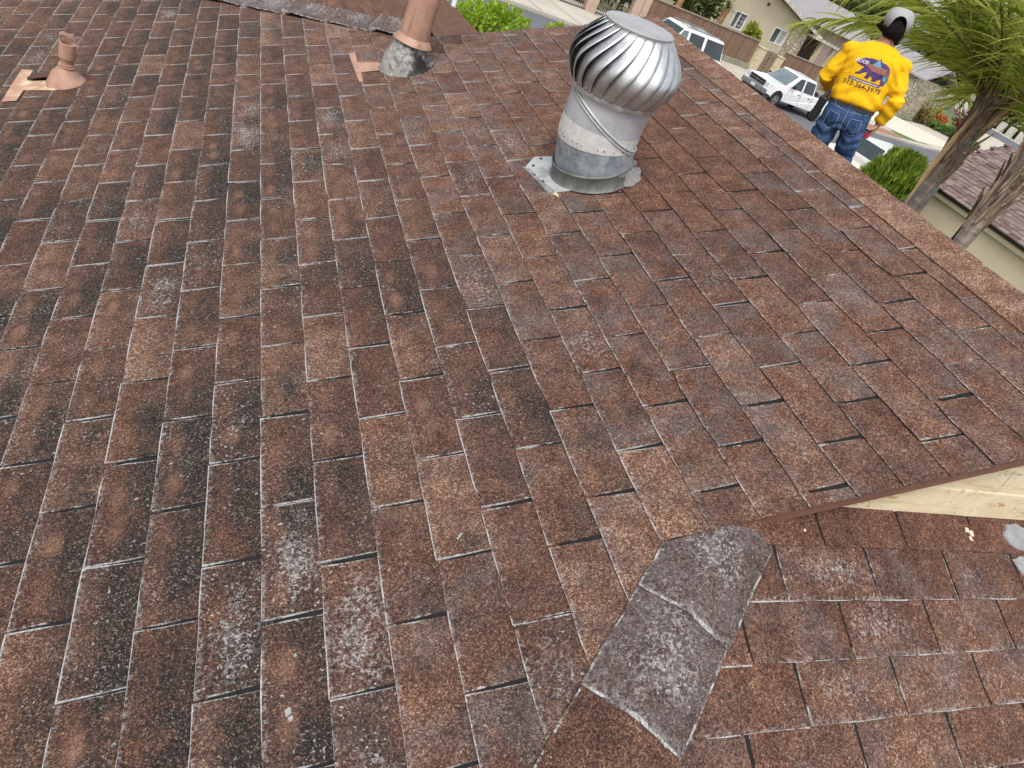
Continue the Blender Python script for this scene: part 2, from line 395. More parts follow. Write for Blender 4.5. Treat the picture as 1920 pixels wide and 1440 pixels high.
# the hip end below the gable
HW = 1.045
hp = roof(.923 * 2 - HIPC, 2)
def hipend(x, d, h=0.0): return Vector((x, hp.y + d * CT - h * ST, hp.z + d * ST + h * CT))
cut_hip = (hp, None)
hn = hip_dir.cross(n_near).normalized()
if hn.x > 0: hn = -hn
cut_hip = (hp, hn)
cut_wall = (Vector((0, 0.085, 0)), Vector((0, 1, 0)))
HROWS = [(1.345, .98, 4.168), (.912, .433, 3.60), (.482, .430, 3.105), (.062, .420, 3.516), (-.365, .427, 2.93), (-.79, .425, 3.40), (-1.215, .425, 2.88), (-1.64, .425, 3.3), (-2.06, .42, 2.8)]
for ri, (d0, exr, phx) in enumerate(HROWS):
    for n in range(-7, 17):
        seed += 1
        x0 = (phx + n * HW) * T
        ylev = hp.y + d0 * T * CT
        xh = hp.x + (ylev - hp.y)
        xm = 2 * roof(0, 7.84).x - xh
        if x0 + HW * T < xh - .12 or x0 > xm + .12: continue
        def P(x, y, h, x0=x0, d0=d0): return hipend(x0 + x, d0 * T + y, h)
        rr = random.Random(seed * 3 + 1)
        lift = (rr.random() * 0.002, rr.random() * 0.002)
        cuts = [cut_hip] if x0 < xh + .35 else []
        if x0 + HW * T > xm - .35: cuts.append((Vector((2 * roof(0, 7.84).x - hp.x, hp.y, hp.z)), Vector((-hn.x, hn.y, hn.z))))
        if ri == 0: cuts.append(cut_wall)
        bm = tab_grid(P, HW * T, min(exr, .43) * T if ri else .43 * T, 0.026 if ri else 0.02, lift, seed, cuts)
        if not bm.faces: bm.free(); continue
        lk, ed = tab_look(x0, d0, seed, 'protected' if ri == 0 else 'hip')
        TABS.append((screen_area(bm), bm, lk, ed, 'hip'))

def finish_tabs(items, name, parent, kind=None):
    """items: list of (bm, look, edge); joined into one mesh"""
    vs_, fs_, uvs, lo, eo = [], [], [], [], []
    for bm, lk, ed in items:
        bm.verts.index_update(); off = len(vs_); uvl = bm.loops.layers.uv.active
        uvv = {}
        for f in bm.faces:
            for lp in f.loops: uvv[lp.vert.index] = tuple(lp[uvl].uv)
        for v in bm.verts: vs_.append(v.co.copy()); uvs.append(uvv.get(v.index, (0, 0))); lo.append(lk); eo.append(ed)
        for f in bm.faces: fs_.append([off + v.index for v in f.verts])
        bm.free()
    return mesh(name, vs_, fs_, M_SH, parent, None, uvs, {'look': lo, 'edge': eo}, kind)

# roof decks carry the tabs
rp = [roof(-.04, 3.3), roof(11.76, 3.3), roof(11.76, V_RIDGE), roof(-.04, V_RIDGE)]
vA = -9.0
low = [roof(.923 * vA - HIPC, vA), roof(FARC - .923 * vA, vA), roof(FARC - .923 * 3.4, 3.4), roof(.923 * 3.5 - HIPC, 3.5)]
sl_main = mesh('roof_slope', rp + low, [(0, 1, 2, 3), (4, 5, 6, 7)], M_DECK, house)
xr = roof(0, V_RIDGE).x; zr = roof(0, V_RIDGE).z
sl_hip = mesh('hip_slope', [hipend(hp.x + (-4 * T), (-4 * T) / CT), hipend(2 * xr - hp.x + 4 * T, (-4 * T) / CT), hipend(2 * xr - hp.x - .1 + hp.y, (0.1 - hp.y) / CT), hipend(hp.x + .1 - hp.y, (0.1 - hp.y) / CT)], [(0, 1, 2, 3)], M_DECK, house)
TABS.sort(key=lambda q: -q[0])
NIND = 298
for ar, bm, lk, ed, zn in TABS[:NIND]:
    finish_tabs([(bm, lk, ed)], 'shingle', sl_main if zn == 'main' else sl_hip)
rest_m = [(b, l, e) for a, b, l, e, z in TABS[NIND:] if z == 'main']; rest_h = [(b, l, e) for a, b, l, e, z in TABS[NIND:] if z == 'hip']
if rest_m: finish_tabs(rest_m, 'shingle_field', sl_main, 'stuff')
if rest_h: finish_tabs(rest_h, 'shingle_field', sl_hip, 'stuff')

# other slopes of the same house (seen only from elsewhere)
def slope_quad(name, pts, parent=house, look=(.45, .25, 0, .1), edge=(.5, .2, .5, .5)):
    return mesh(name, pts, [tuple(range(len(pts)))], M_SH, parent, None, [(.5, .5)] * len(pts), {'look': [look] * len(pts), 'edge': [edge] * len(pts)})
def mirx(p): return Vector((2 * xr - p.x, p.y, p.z))
slope_quad('back_slope', [mirx(q) for q in rp])
zl = hipend(0, (-4 * T) / CT).z
slope_quad('back_slope', [Vector((xr + (zr - 2.55) / TT, -1.2, 2.55)), Vector((xr + (zr - 2.55) / TT, 6.9, 2.55)), mirx(roof(11.7, 3.3)), mirx(roof(0, 3.3))])
items = []
for k in range(-9, 19):
    v0 = v_of(k)
    if v0 > V_RIDGE: continue
    uo = max(0.0, (3.3 - v0) * .923)
    for n in range(-7, 26):
        u0 = n + (k * .4) % 1
        if u0 < -.06 - uo - .5 or u0 + 1 > 11.8 + uo * 1.6 + .5: continue
        if v0 > 3.2 and (u0 < -.4 or u0 + 1 > 12.2): continue
        seed += 1
        def P(x, y, h, u0=u0, v0=v0): return mirx(roof(u0 + x / T, v0 + y / T, (h + .001) / T))
        cuts = [cut_rake0, cut_rake1] if v0 > 3.2 else []
        if k >= 17: cuts.append((Vector((xr + .02, 0, 0)), Vector((-1, 0, 0))))
        bm = tab_grid(P, T, (v_of(k + 1) - v0) * T, .02, (0, 0), seed, cuts)
        if not bm.faces: bm.free(); continue
        lk, ed = tab_look(u0, v0 + 8, seed, 'hip'); items.append((bm, lk, ed))
finish_tabs(items, 'shingle_field', house, 'stuff')
fh = roof(FARC - .923 * 3.4, 3.4)
slope_quad('far_hip_slope', [Vector((fh.x, fh.y, fh.z)), Vector((mirx(fh).x, fh.y, fh.z)), Vector((mirx(fh).x + 2, fh.y + 2, fh.z - 2 * TT)), Vector((fh.x - 3.3, fh.y + 3.3, fh.z - 3.3 * TT))])

# ------------------------------------------------------------------ hip and ridge caps
def cap_piece(name, Pf, L, hw, seed, look, edge, parent, h0=0.012, h1=0.004, crest=0.012, jit=0.003, back=0.04, skew=None):
    """Pf(s, w, h): s along the line from the lower edge, w across, h off the surface; bent sheet with thickness"""
    rr = random.Random(seed); ns, nw = 5, 10; th = 0.0045
    top, uv, bot = [], [], []
    ej = [rr.uniform(-1, 1) * 0.002 for _ in range(nw + 1)]
    fold = [rr.uniform(-1, 1) * jit for _ in range(ns + 1)]
    for i in range(ns + 1):
        sf = i / ns; s = sf * (L + back)
        for j in range(nw + 1):
            wf = j / nw * 2 - 1; w = wf * hw
            h = (h0 + (h1 - h0) * sf) + crest * math.exp(-(wf / .28) ** 2) + fold[i] * .4 * rr.random()
            if abs(wf) == 1: h = h * .80 + rr.uniform(-1, 1) * jit * .4; w *= 1 + rr.uniform(-1, 1) * .02
            ss = s * (skew(wf) if skew else 1) + (ej[j] - 0.005 * (1 - wf * wf) if i == 0 else 0)
            top.append(Pf(ss, w, h)); bot.append(Pf(ss, w, max(0.001, h - th) if i else .001)); uv.append((j / nw, ss / L))
    n1 = nw + 1; N = len(top); fs = []
    for i in range(ns):
        for j in range(nw): q = (i * n1 + j, i * n1 + j + 1, (i + 1) * n1 + j + 1, (i + 1) * n1 + j); fs.append(q)
    for j in range(nw): fs.append((N + j, N + j + 1, j + 1, j))
    for i in range(ns):
        fs.append((N + (i + 1) * n1, N + i * n1, i * n1, (i + 1) * n1)); fs.append((N + i * n1 + nw, N + (i + 1) * n1 + nw, (i + 1) * n1 + nw, i * n1 + nw))
    o = mesh(name, top + bot, fs, M_SH, parent, 45, uv + [(a_, b_ + .4) for a_, b_ in uv], {'look': [look] * (2 * N), 'edge': [edge] * (2 * N)})
    return o
def hip_frame(p0, d, nl, nr, left_sign):
    """p0 on the hip, d up the hip; returns Pf with w<0 on the main slope"""
    cl = d.cross(nl).normalized(); cr = d.cross(nr).normalized()
    def Pf(s, w, h):
        f = min(1.0, abs(w) / 0.03); nb = (nl + nr).normalized()
        n = nb.lerp(nl if w < 0 else nr, f).normalized()
        c = cl if w < 0 else cr
        return p0 + d * s + c * w * left_sign + n * h
    return Pf
# near hip
s_edges = [1.64, .805, -.03, -.87, -1.7]
hl = [( .36, .70, 0, .12), (.34, .80, 0, .12), (.46, .06, 0, .42), (.4, .5, 0, .1), (.4, .5, 0, .1)]
for i, s in enumerate(s_edges):
    vv = (s * 1.361 - 0 + 0) ; v_h = (s + 2.218) / 1.361; p0 = roof(.923 * v_h - HIPC, v_h)
    ls = 1 if hip_dir.cross(n_main).normalized().y < 0 or True else -1
    Pf = hip_frame(p0, hip_dir, n_main, n_near, 1)
    test = Pf(0, -.1, 0)
    if test.x > p0.x: Pf = hip_frame(p0, hip_dir, n_main, n_near, -1)
    L = .84 * T
    cap_piece('hip_cap', Pf, L if i else T, .375 * T, 900 + i, hl[i], (.62, .55, 1.0 if i != 2 else .0, .5), house, 0.0165, 0.0110, 0.004, back=0.035 if i else 0.0, skew=None if i else (lambda q: .43 + .43 * (q + 1) if q < 0 else .86 + .31 * q if q < .5 else 1.015 - .14 * (q - .5)))
# ridge
def ridge_pf(s0):
    def Pf(s, w, h):
        f = min(1.0, abs(w) / 0.035); nl, nr = n_main, n_right
        n = Vector((0, 0, 1)).lerp(nl if w < 0 else nr, f).normalized()
        c = Vector((CT, 0, ST)) if w < 0 else Vector((CT, 0, -ST))
        return Vector((xr, 0, zr)) + Vector((0, s0 + s, 0)) + c * w + n * h
    return Pf
for i in range(15):
    u0 = -0.06 + 0.0 + i * .845 if i else -0.08
    u0 = 2.49 - .845 * 3 + i * .845
    if u0 > 11.3: continue
    rr = random.Random(50 + i)
    cap_piece('ridge_cap', ridge_pf(u0 * T), .845 * T, .43 * T, 300 + i, (.78 + .16 * rr.random(), .06 + .12 * rr.random(), 0, .06), (.10 + .6 * rr.random() ** 3, .12, .22, rr.random()), house, 0.0135, 0.0105, 0.009)
# far hip, thick lumpy caps
def far_pf(p0):
    Pf = hip_frame(p0, far_dir, n_main, n_far, 1)
    if Pf(0, -.1, 0).y > p0.y: Pf = hip_frame(p0, far_dir, n_main, n_far, -1)
    return Pf
for i in range(9):
    v_h = 3.15 - i * .80
    p0 = roof(FARC - .923 * v_h, v_h)
    rr = random.Random(70 + i)
    if i: cap_piece('hip_cap', far_pf(p0), 1.0 * T, .44 * T, 500 + i, (.40, .70 + .25 * rr.random(), 0, .1), (.5, .6, 1 if rr.random() < .8 else .3, .5), house, 0.040 if i % 2 else 0.028, 0.013, 0.030, jit=0.008, back=0.03)

# ------------------------------------------------------------------ rake, drip edge and gable wall
def strip_along(v0, v1, y0, y1, h0, h1, name, mat):
    bm = bmesh.new(); n = 12
    secs = []
    for i in range(n + 1):
        v = v0 + (v1 - v0) * i / n
        secs.append([bm.verts.new(roof(yy / T, v, hh / T)) for yy, hh in ((y0, h0), (y1, h0), (y1, h1), (y0, h1))])
    for i in range(n):
        for j in range(4): bm.faces.new((secs[i][j], secs[i][(j + 1) % 4], secs[i + 1][(j + 1) % 4], secs[i + 1][j]))
    bm.faces.new(secs[0][::-1]); bm.faces.new(secs[-1])
    return bmobj(name, bm, mat, house)
strip_along(3.72, V_RIDGE, -.006, .0, -.046, -.002, 'drip_edge', M_BROWNPAINT)
strip_along(3.72, V_RIDGE, 0.0005, .12, -.006, -.002, 'drip_edge', M_BROWNPAINT)
strip_along(11.9 * 0 + 3.4, V_RIDGE, 11.76 * T, 11.785 * T, -.05, -.002, 'drip_edge', M_BROWNPAINT)
t = NT('peeling_cream_paint'); p = t.pos()
pn = t.noise(p, 9.0, 5.0, 0.6); st = t.noise(t.mapping(p, (4, 1, 34)), 1.0, 5.0, 0.65)
c = t.ramp(pn, [(0.25, (.58, .47, .30)), (0.7, (.68, .585, .41))])
c = t.mix(t.step(st, 0.52, 0.70, 0, .65), c, (.36, .29, .17, 1))
dr = t.noise(t.mapping(p, (30, 1, 5)), 1.0, 4.0, .6); c = t.mix(t.step(dr, .60, .74, 0, .55), c, (.26, .19, .10, 1))
hole = t.voro(t.mapping(p, (4.2, 1, 9)), 1.0); c = t.mix(t.step(hole, 0.10, 0.05, 0, .85), c, (.10, .065, .035, 1))
edge = t.step(t.math('ABSOLUTE', t.math('SUBTRACT', t.noise(t.mapping(p, (6, 1, 16)), 1.0, 3.0, 0.6), 0.57)), 0.007, 0.002, 0, .45)
c = t.mix(edge, c, (.12, .09, .06, 1))
c = t.mix(t.step(t.noise(t.mapping(p, (16, 1, 30)), 1.0, 2.0), .68, .74, 0, .7), c, (.40, .17, .05, 1))
t.bump(t.math('ADD', pn, t.math('MULTIPLY', edge, -1.0)), .5, .006); M_CREAM = t.set(c, .55, 0, .35)
WY = 0.067
zw0 = hipend(0, (WY - .012 - hp.y) / CT).z
for i, (za, zb, off) in enumerate([(zw0 - .02, zw0 + .092, -.016), (zw0 + .088, zw0 + .20, -.002), (zw0 + .20, zw0 + .32, -.002), (zw0 + .32, zw0 + .44, -.002), (zw0 + .44, zw0 + .6, -.002)]):
    def xl(z): return (z + .052 - ZO) / TT + .02
    x0a, x0b = xl(za), xl(zb)
    x1a, x1b = 2 * xr - x0a, 2 * xr - x0b
    if x0b > xr: continue
    y0, y1 = WY + off, WY + .03
    lo_ = -.010
    vs_ = [(x0a, y0 + lo_, za), (x1a, y0 + lo_, za), (x1b, y0, zb), (x0b, y0, zb), (x0a, y1, za), (x1a, y1, za), (x1b, y1, zb), (x0b, y1, zb)]
    o = mesh('siding_board', vs_, [(0, 1, 2, 3), (7, 6, 5, 4), (0, 4, 5, 1), (3, 2, 6, 7), (0, 3, 7, 4), (1, 5, 6, 2)], M_CREAM, house)
    bevel(o, .004, 2)
# house walls under the eaves
M_STUCCO = plain('beige_stucco', (.50, .42, .31), .85, var=.08, scale=4, bump=.15, bscale=90)
bm = bmesh.new(); box(bm, 2.1, 1.8, 1.25, 7.0, 5.0, 2.5); bmobj('house_wall', bm, M_STUCCO, house)

# grey cement dabs near the right end of the hip slope
M_CEM = plain('grey_roof_cement', (.27, .27, .28), .7, var=.18, scale=40, bump=.3, bscale=120)
def dab(name, P2, mat, parent, th=.004, seed=1, n=22):
    """flat irregular blob from a list of points (already on the surface) with thickness"""
    rr = random.Random(seed); ctr = sum(P2, Vector()) / len(P2)
    dens = []
    for i in range(len(P2)):
        a, b = P2[i], P2[(i + 1) % len(P2)]
        for kk in range(3):
            q = a.lerp(b, kk / 3); dens.append(ctr + (q - ctr) * (1 + rr.uniform(-.16, .10)))
    return dens, ctr
def flatpiece(name, P2, nrm, mat, parent, h0=.002, h1=.006, seed=1, rough=True):
    if rough: pts, ctr = dab(name, P2, mat, parent, seed=seed)
    else: pts = P2; ctr = sum(P2, Vector()) / len(P2)
    bm = bmesh.new()
    a = [bm.verts.new(q + nrm * h0) for q in pts]; b = [bm.verts.new(ctr + (q - ctr) * .96 + nrm * h1) for q in pts]; c = bm.verts.new(ctr + nrm * (h1 * 1.05))
    n = len(a)
    for i in range(n):
        bm.faces.new((a[i], a[(i + 1) % n], b[(i + 1) % n], b[i])); bm.faces.new((b[i], b[(i + 1) % n], c))
    return bmobj(name, bm, mat, parent, 50)
def hipt(x, d): return hipend(x * T, d * T, 0)
flatpiece('cement_patch', [hipt(x + .18, d) for x, d in ((6.62, 1.40), (6.55, 1.52), (6.62, 1.62), (6.78, 1.66), (6.98, 1.6), (7.1, 1.45), (6.85, 1.36))], n_near, M_CEM, house, .004, .009, 3)
flatpiece('cement_patch', [hipt(x + .18, d) for x, d in ((6.62, 1.14), (6.56, 1.28), (6.75, 1.33), (6.98, 1.32), (6.9, 1.2), (6.72, 1.05))], n_near, M_CEM, house, .005, .009, 5)
M_SPLAT = plain('white_splat', (.30, .30, .29), .7, var=.2, scale=60)
for i, (u, v, r_) in enumerate([(-.293, .218, .016), (-.655, .163, .032), (-.70, .176, .022), (.338, 1.43, .012), (.353, 1.445, .014), (.368, 1.46, .012)]):
    flatpiece('white_splat', [roof(u - r_, v - r_ * .5), roof(u - r_ * .3, v + r_ * .7), roof(u + r_, v + r_ * .4), roof(u + r_ * .5, v - r_ * .8)], n_main, M_SPLAT, house, .0035, .0066, 60 + i)
M_PAINTDAB = plain('cream_paint_drip', (.70, .52, .38), .6)
for i, (x, d, s_) in enumerate([(6.17, 1.55, .026), (6.22, 1.52, .03), (6.18, 1.47, .022), (3.98, 1.47, .012)]):
    flatpiece('paint_drip', [hipt(x - s_, d - s_ * .6), hipt(x + s_ * .8, d - s_), hipt(x + s_, d + s_ * .8), hipt(x - s_ * .6, d + s_ * 1.2)], n_near, M_PAINTDAB, house, .005, .0075, 20 + i)

# ------------------------------------------------------------------ roof turbine
M_ALU = None
t = NT('weathered_aluminium'); p = t.obj(); nz = t.noise(p, 26, 4, .6)
t.bump(t.noise(p, 14, 3, .5), .12, .01)
M_ALU = t.set(t.ramp(nz, [(0.3, (.50, .51, .52)), (0.7, (.64, .65, .66))]), t.step(nz, .3, .7, .34, .46), .88)
t = NT('galvanised_steel_blue'); p = t.obj(); cellc = t.n('ShaderNodeSeparateColor'); t.l(t.voro(p, 70, 'F1', 'Color'), cellc.inputs[0])
nz = t.noise(p, 18, 4, .6)
c = t.mix(t.step(nz, .35, .68), t.ramp(cellc.outputs[0], [(0, (.21, .265, .32)), (1, (.34, .40, .46))]), (.48, .53, .57, 1))
M_GALV = t.set(c, .48, .6)
t = NT('pale_galvanised_steel'); p = t.obj(); nz = t.noise(p, 9, 5, .65)
M_GALVP = t.set(t.ramp(nz, [(0.3, (.40, .40, .45)), (0.55, (.52, .53, .56)), (0.75, (.60, .61, .62))]), .50, .5)
t = NT('chalky_metal_band'); p = t.obj(); nz = t.noise(p, 40, 4, .7)
M_CHALK = t.set(t.ramp(nz, [(0.3, (.50, .50, .48)), (0.7, (.66, .66, .63))]), .6, .25)
t = NT('stained_collar_metal'); p = t.obj(); nz = t.noise(t.mapping(p, (1, 1, .4)), 22, 5, .7)
M_COLLAR = t.set(t.ramp(nz, [(0.3, (.075, .078, .07)), (0.7, (.19, .195, .185))]), .6, .35)
t = NT('dull_aluminium_cap'); p = t.obj(); nz = t.noise(p, 16, 4, .6)
M_CAPM = t.set(t.ramp(nz, [(0.3, (.34, .34, .345)), (0.7, (.44, .44, .44))]), .55, .45)
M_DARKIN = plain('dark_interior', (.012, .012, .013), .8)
M_RIVET = plain('dark_rivet', (.05, .045, .04), .6)
t = NT('white_flashing_metal'); p = t.obj(); nz = t.noise(p, 20, 5, .65)
fz = t.noise(p, 7, 5, .7)
M_FLASH = t.set(t.mix(t.step(fz, .50, .66, 0, .6), t.ramp(nz, [(0.3, (.33, .35, .35)), (0.7, (.47, .49, .485))]), (.17, .17, .16, 1)), .55, .3)
M_MASTIC = plain('old_grey_mastic', (.23, .225, .22), .8, var=.35, scale=22, bump=.6, bscale=60)
M_TAR = plain('black_tar', (.012, .012, .012), .35, var=.4, scale=40, bump=.5, bscale=50, spec=.5)

tb = roof(5.62, 4.31)
turb = thing('turbine_vent', 'silver spinning turbine roof vent on a galvanised duct with grey flashing', 'roof vent', tb)
def tl(P): return Vector(P) - tb
a1 = Vector((-.30, 0.0, .954)).normalized(); a2 = Vector((-.10, -.035, 1)).normalized()
E1 = a1 * .175; E2 = E1 + a2 * .165
def ring_pts(c, ax, r, n=48, tilt=None):
    u_ = Vector((1, 0, 0)); a = (u_ - ax * u_.dot(ax)).normalized(); b = ax.cross(a)
    return [c + a * r * math.cos(2 * math.pi * k / n) + b * r * math.sin(2 * math.pi * k / n) for k in range(n)]
def loft(name, rings, mat, parent, cap=False, smooth=40, kind=None):
    n = len(rings[0]); vs_ = [q for r_ in rings for q in r_]; fs = []
    for i in range(len(rings) - 1):
        for k in range(n): fs.append((i * n + k, i * n + (k + 1) % n, (i + 1) * n + (k + 1) % n, (i + 1) * n + k))
    if cap: fs.append(tuple(range(n))[::-1]); fs.append(tuple((len(rings) - 1) * n + k for k in range(n)))
    return mesh(name, vs_, fs, mat, parent, smooth, kind=kind)
fl = [(6.012, 3.497), (6.293, 3.706), (6.238, 3.994), (6.2, 4.5), (5.9, 4.9), (5.42, 4.74), (5.248, 4.13), (5.249, 3.713), (5.301, 3.62)]
def plate(name, pts, h0, h1, mat, parent, off):
    bm = bmesh.new(); a = [bm.verts.new(roof(u, v, h0 / T) - off) for u, v in pts]; b = [bm.verts.new(roof(u, v, h1 / T) - off) for u, v in pts]
    n = len(a); bm.faces.new(b); bm.faces.new(a[::-1])
    for i in range(n): bm.faces.new((a[i], a[(i + 1) % n], b[(i + 1) % n], b[i]))
    return bmobj(name, bm, mat, parent)
o = plate('flashing', fl, .0062, .0105, M_FLASH, turb, tb); bevel(o, .002, 2)
flatpiece('mastic_patch', [roof(u, v) - tb for u, v in ((6.03, 3.46), (5.7, 3.53), (5.28, 3.59), (5.22, 3.68), (5.33, 3.69), (5.6, 3.60), (5.9, 3.56), (6.06, 3.52))], Vector((-ST, 0, CT)), M_MASTIC, turb, .004, .0125, 30)
bm = bmesh.new()
for u, v in ((6.02, 3.62), (5.55, 3.62), (5.75, 3.56), (6.2, 3.78)):
    c = tl(roof(u, v, .0125 / T)); tube(bm, [c - n_main * .002, c + n_main * .003], .006, 8)
bmobj('nail_head', bm, M_RIVET, turb)
RD = .158
# collar with a rolled foot, square to the roof
rg = []
for s_, r_ in ((0, .170), (.004, .167), (.012, .161), (.03, .161), (.05, .160), (.056, .163), (.060, .163), (.064, .159)):
    rg.append(ring_pts(n_main * (.010 + s_), n_main, r_))
loft('collar', rg, M_COLLAR, turb)
def section(name, za, zb, mat, r=RD):       # duct sections follow a short bend from a1 to a2
    rg = []
    for i in range(7):
        f = za + (zb - za) * i / 6
        c = E1 * (f / .5) if f < .5 else E1 + (E2 - E1) * ((f - .5) / .5)
        ax = a1.lerp(a2, sstep(f, .30, .75)).normalized()
        if f < .1: ax = n_main.lerp(a1, f / .1).normalized()
        rg.append(ring_pts(c, ax, r))
    return loft(name, rg, mat, turb)
section('lower_duct', .05, .475, M_GALV, RD)
o = section('duct_band', .455, .66, M_CHALK, RD + .0016)
section('upper_duct', .645, 1.02, M_GALVP, RD + .0002)
# slanted swivel seam ring, a double bead round the duct
tc = E1 + (E2 - E1) * .50
view_r = Vector((.86, -.5, 0))
for dz, rr_ in ((0.0, .0055), (-.013, .004)):
    bm = bmesh.new(); pts = []
    for k in range(64):
        ang = 2 * math.pi * k / 64; d = Vector((math.cos(ang), math.sin(ang), 0))
        zt = d.dot(view_r); pz = d.dot(Vector((-.5, -.86, 0)))
        pts.append(tc + d * (RD + .002) + a2 * (-.072 * zt - .005 * pz + dz) + Vector((-.10, -.035, 0)) * (-.072 * zt + dz) * .3)
    rings = []
    for k in range(64):
        d = (pts[(k + 1) % 64] - pts[k - 1]).normalized(); rad_ = (pts[k] - tc); rad_ = (rad_ - d * rad_.dot(d)).normalized(); b_ = d.cross(rad_)
        rings.append([bm.verts.new(pts[k] + rad_ * rr_ * math.cos(q) + b_ * rr_ * math.sin(q)) for q in [2 * math.pi * m / 8 for m in range(8)]])
    for k in range(64):
        for m in range(8): bm.faces.new((rings[k][m], rings[k][(m + 1) % 8], rings[(k + 1) % 64][(m + 1) % 8], rings[(k + 1) % 64][m]))
    bmobj('swivel_seam', bm, M_FLASH, turb, 180)
bm = bmesh.new(); rr = random.Random(4)
for k in range(46):
    ang = 2 * math.pi * k / 46 + rr.uniform(-.03, .03); f = .505 + rr.uniform(-.012, .012)
    if rr.random() < .25: continue
    c = E1 + (E2 - E1) * ((f - .5) / .5); ax = a1.lerp(a2, sstep(f, .3, .75)).normalized()
    q = ring_pts(c, ax, RD + .002, 1); u_ = Vector((1, 0, 0)); a = (u_ - ax * u_.dot(ax)).normalized(); b = ax.cross(a)
    d = a * math.cos(ang) + b * math.sin(ang); pc = c + d * (RD + .0015)
    tube(bm, [pc, pc + d * .0022], rr.choice((.0022, .0022, .003)), 6)
bmobj('rivet', bm, M_RIVET, turb, kind='stuff')
# the turbine head
HC, AX = E2 + a2 * .004, a2
ua = (Vector((1, 0, 0)) - AX * AX.x).normalized(); ub = AX.cross(ua)
HH = .245
def hr(tv):                                   # outer profile radius
    return .168 + .046 * math.sin(math.pi * min(1, tv * 1.02) ** .9) - .052 * max(0, tv - .45) ** 1.5 * 2.0
def hpnt(tv, ang, r): return HC + AX * (HH * tv) + (ua * math.cos(ang) + ub * math.sin(ang)) * r
loft('rim_band', [[hpnt(z / HH, 2 * math.pi * k / 48, r) for k in range(48)] for z, r in ((-.012, .164), (-.010, .172), (.004, .174), (.016, .1725), (.016, .164))], M_ALU, turb)
NV = 24
for k in range(NV):
    a0 = 2 * math.pi * k / NV
    gv, fv = [], []
    nt, na = 14, 5
    for i in range(nt + 1):
        tv = .01 + .985 * i / nt
        tw = .55 * tv - .10 * math.sin(math.pi * tv)
        wdt = 2 * math.pi / NV * 1.36
        for j in range(na + 1):
            af = j / na
            lo_ = math.sin(math.pi * tv) ** .7
            r = hr(tv) - .030 * lo_ * (1 - af) ** 1.3 + (.0035 if j == na else 0) * lo_
            gv.append(hpnt(tv, a0 + tw + wdt * af, r))
    n1 = na + 1
    for i in range(nt):
        for j in range(na): fv.append((i * n1 + j, i * n1 + j + 1, (i + 1) * n1 + j + 1, (i + 1) * n1 + j))
    o = mesh('vane', gv, fv, M_ALU, turb, 60)
    m = o.modifiers.new('thick', 'SOLIDIFY'); m.thickness = .0012; m.offset = -1
rt = hr(1.0)
loft('top_cap', [[hpnt(1 + z, 2 * math.pi * k / 48, r) for k in range(48)] for z, r in ((-.028, rt + .004), (.0, rt + .006), (.012, rt + .002), (.024, rt * .86), (.034, rt * .6), (.040, rt * .3), (.043, rt * .04))], M_CAPM, turb, cap=True)
loft('shade_core', [[hpnt(z, 2 * math.pi * k / 16, r) for k in range(16)] for z, r in ((-.05, .08), (.98, .08))], M_DARKIN, turb)  # added dark cylinder, its colour stands in for shade behind the vanes
bm = bmesh.new()
for k in range(NV):
    c = hpnt(.035, 2 * math.pi * k / NV + .16, .1775); d = (c - HC - AX * (c - HC).dot(AX)).normalized(); tube(bm, [c - d * .003, c + d * .003], .004, 7)
bmobj('rivet', bm, M_ALU, turb, kind='stuff')
# broken mastic on the right of the collar
offs = lambda L: [tl(roof(u, v)) for u, v in L]
flatpiece('mastic_patch', offs([(5.157, 4.084), (5.18, 4.35), (5.256, 4.579), (5.36, 4.62), (5.42, 4.45), (5.36, 4.2), (5.27, 4.12)]), n_main, M_MASTIC, turb, .006, .016, 31)
flatpiece('mastic_patch', offs([(5.27, 4.62), (5.36, 4.86), (5.5, 5.02), (5.62, 4.98), (5.56, 4.75), (5.43, 4.6)]), n_main, M_MASTIC, turb, .006, .017, 32)
flatpiece('mastic_patch', offs([(5.66, 4.80), (5.66, 5.0), (5.80, 5.02), (5.92, 4.86), (5.8, 4.74)]), n_main, M_MASTIC, turb, .006, .02, 33)
flatpiece('tar_patch', offs([(5.25, 4.2), (5.32, 4.5), (5.5, 4.8), (5.7, 5.06), (5.98, 4.98), (6.0, 4.7), (5.6, 4.4), (5.4, 4.15)]), n_main, M_TAR, turb, .0105, .0125, 34)
rg = []
for kk, (hh, r0) in enumerate(((.008, .205), (.022, .186), (.045, .172), (.06, .1615))):
    ring = []
    for m in range(15):
        ang = -1.0 + 1.3 * m / 14; rr = random.Random(kk * 40 + m)
        d = Vector((CT, 0, ST)) * math.cos(ang) + Vector((0, 1, 0)) * math.sin(ang)
        fade = math.sin(math.pi * m / 14) ** .5
        ring.append(n_main * (.012 + (hh - .012) * (.45 + .55 * fade)) + d * (.160 + (r0 - .160) * fade + rr.uniform(-.004, .004)))
    rg.append(ring)
vs_ = [q for r_ in rg for q in r_]; fs = [(i * 15 + k, i * 15 + k + 1, (i + 1) * 15 + k + 1, (i + 1) * 15 + k) for i in range(3) for k in range(14)]
mesh('mastic_fillet', vs_, fs, M_MASTIC, turb, 50)
M_WOOD = plain('bare_wood_chip', (.55, .42, .28), .7)
flatpiece('wood_chip', offs([(5.288, 3.616), (5.276, 3.722), (5.106, 3.715), (5.2, 3.66)]), n_main, M_WOOD, turb, .006, .009, 8, rough=False)

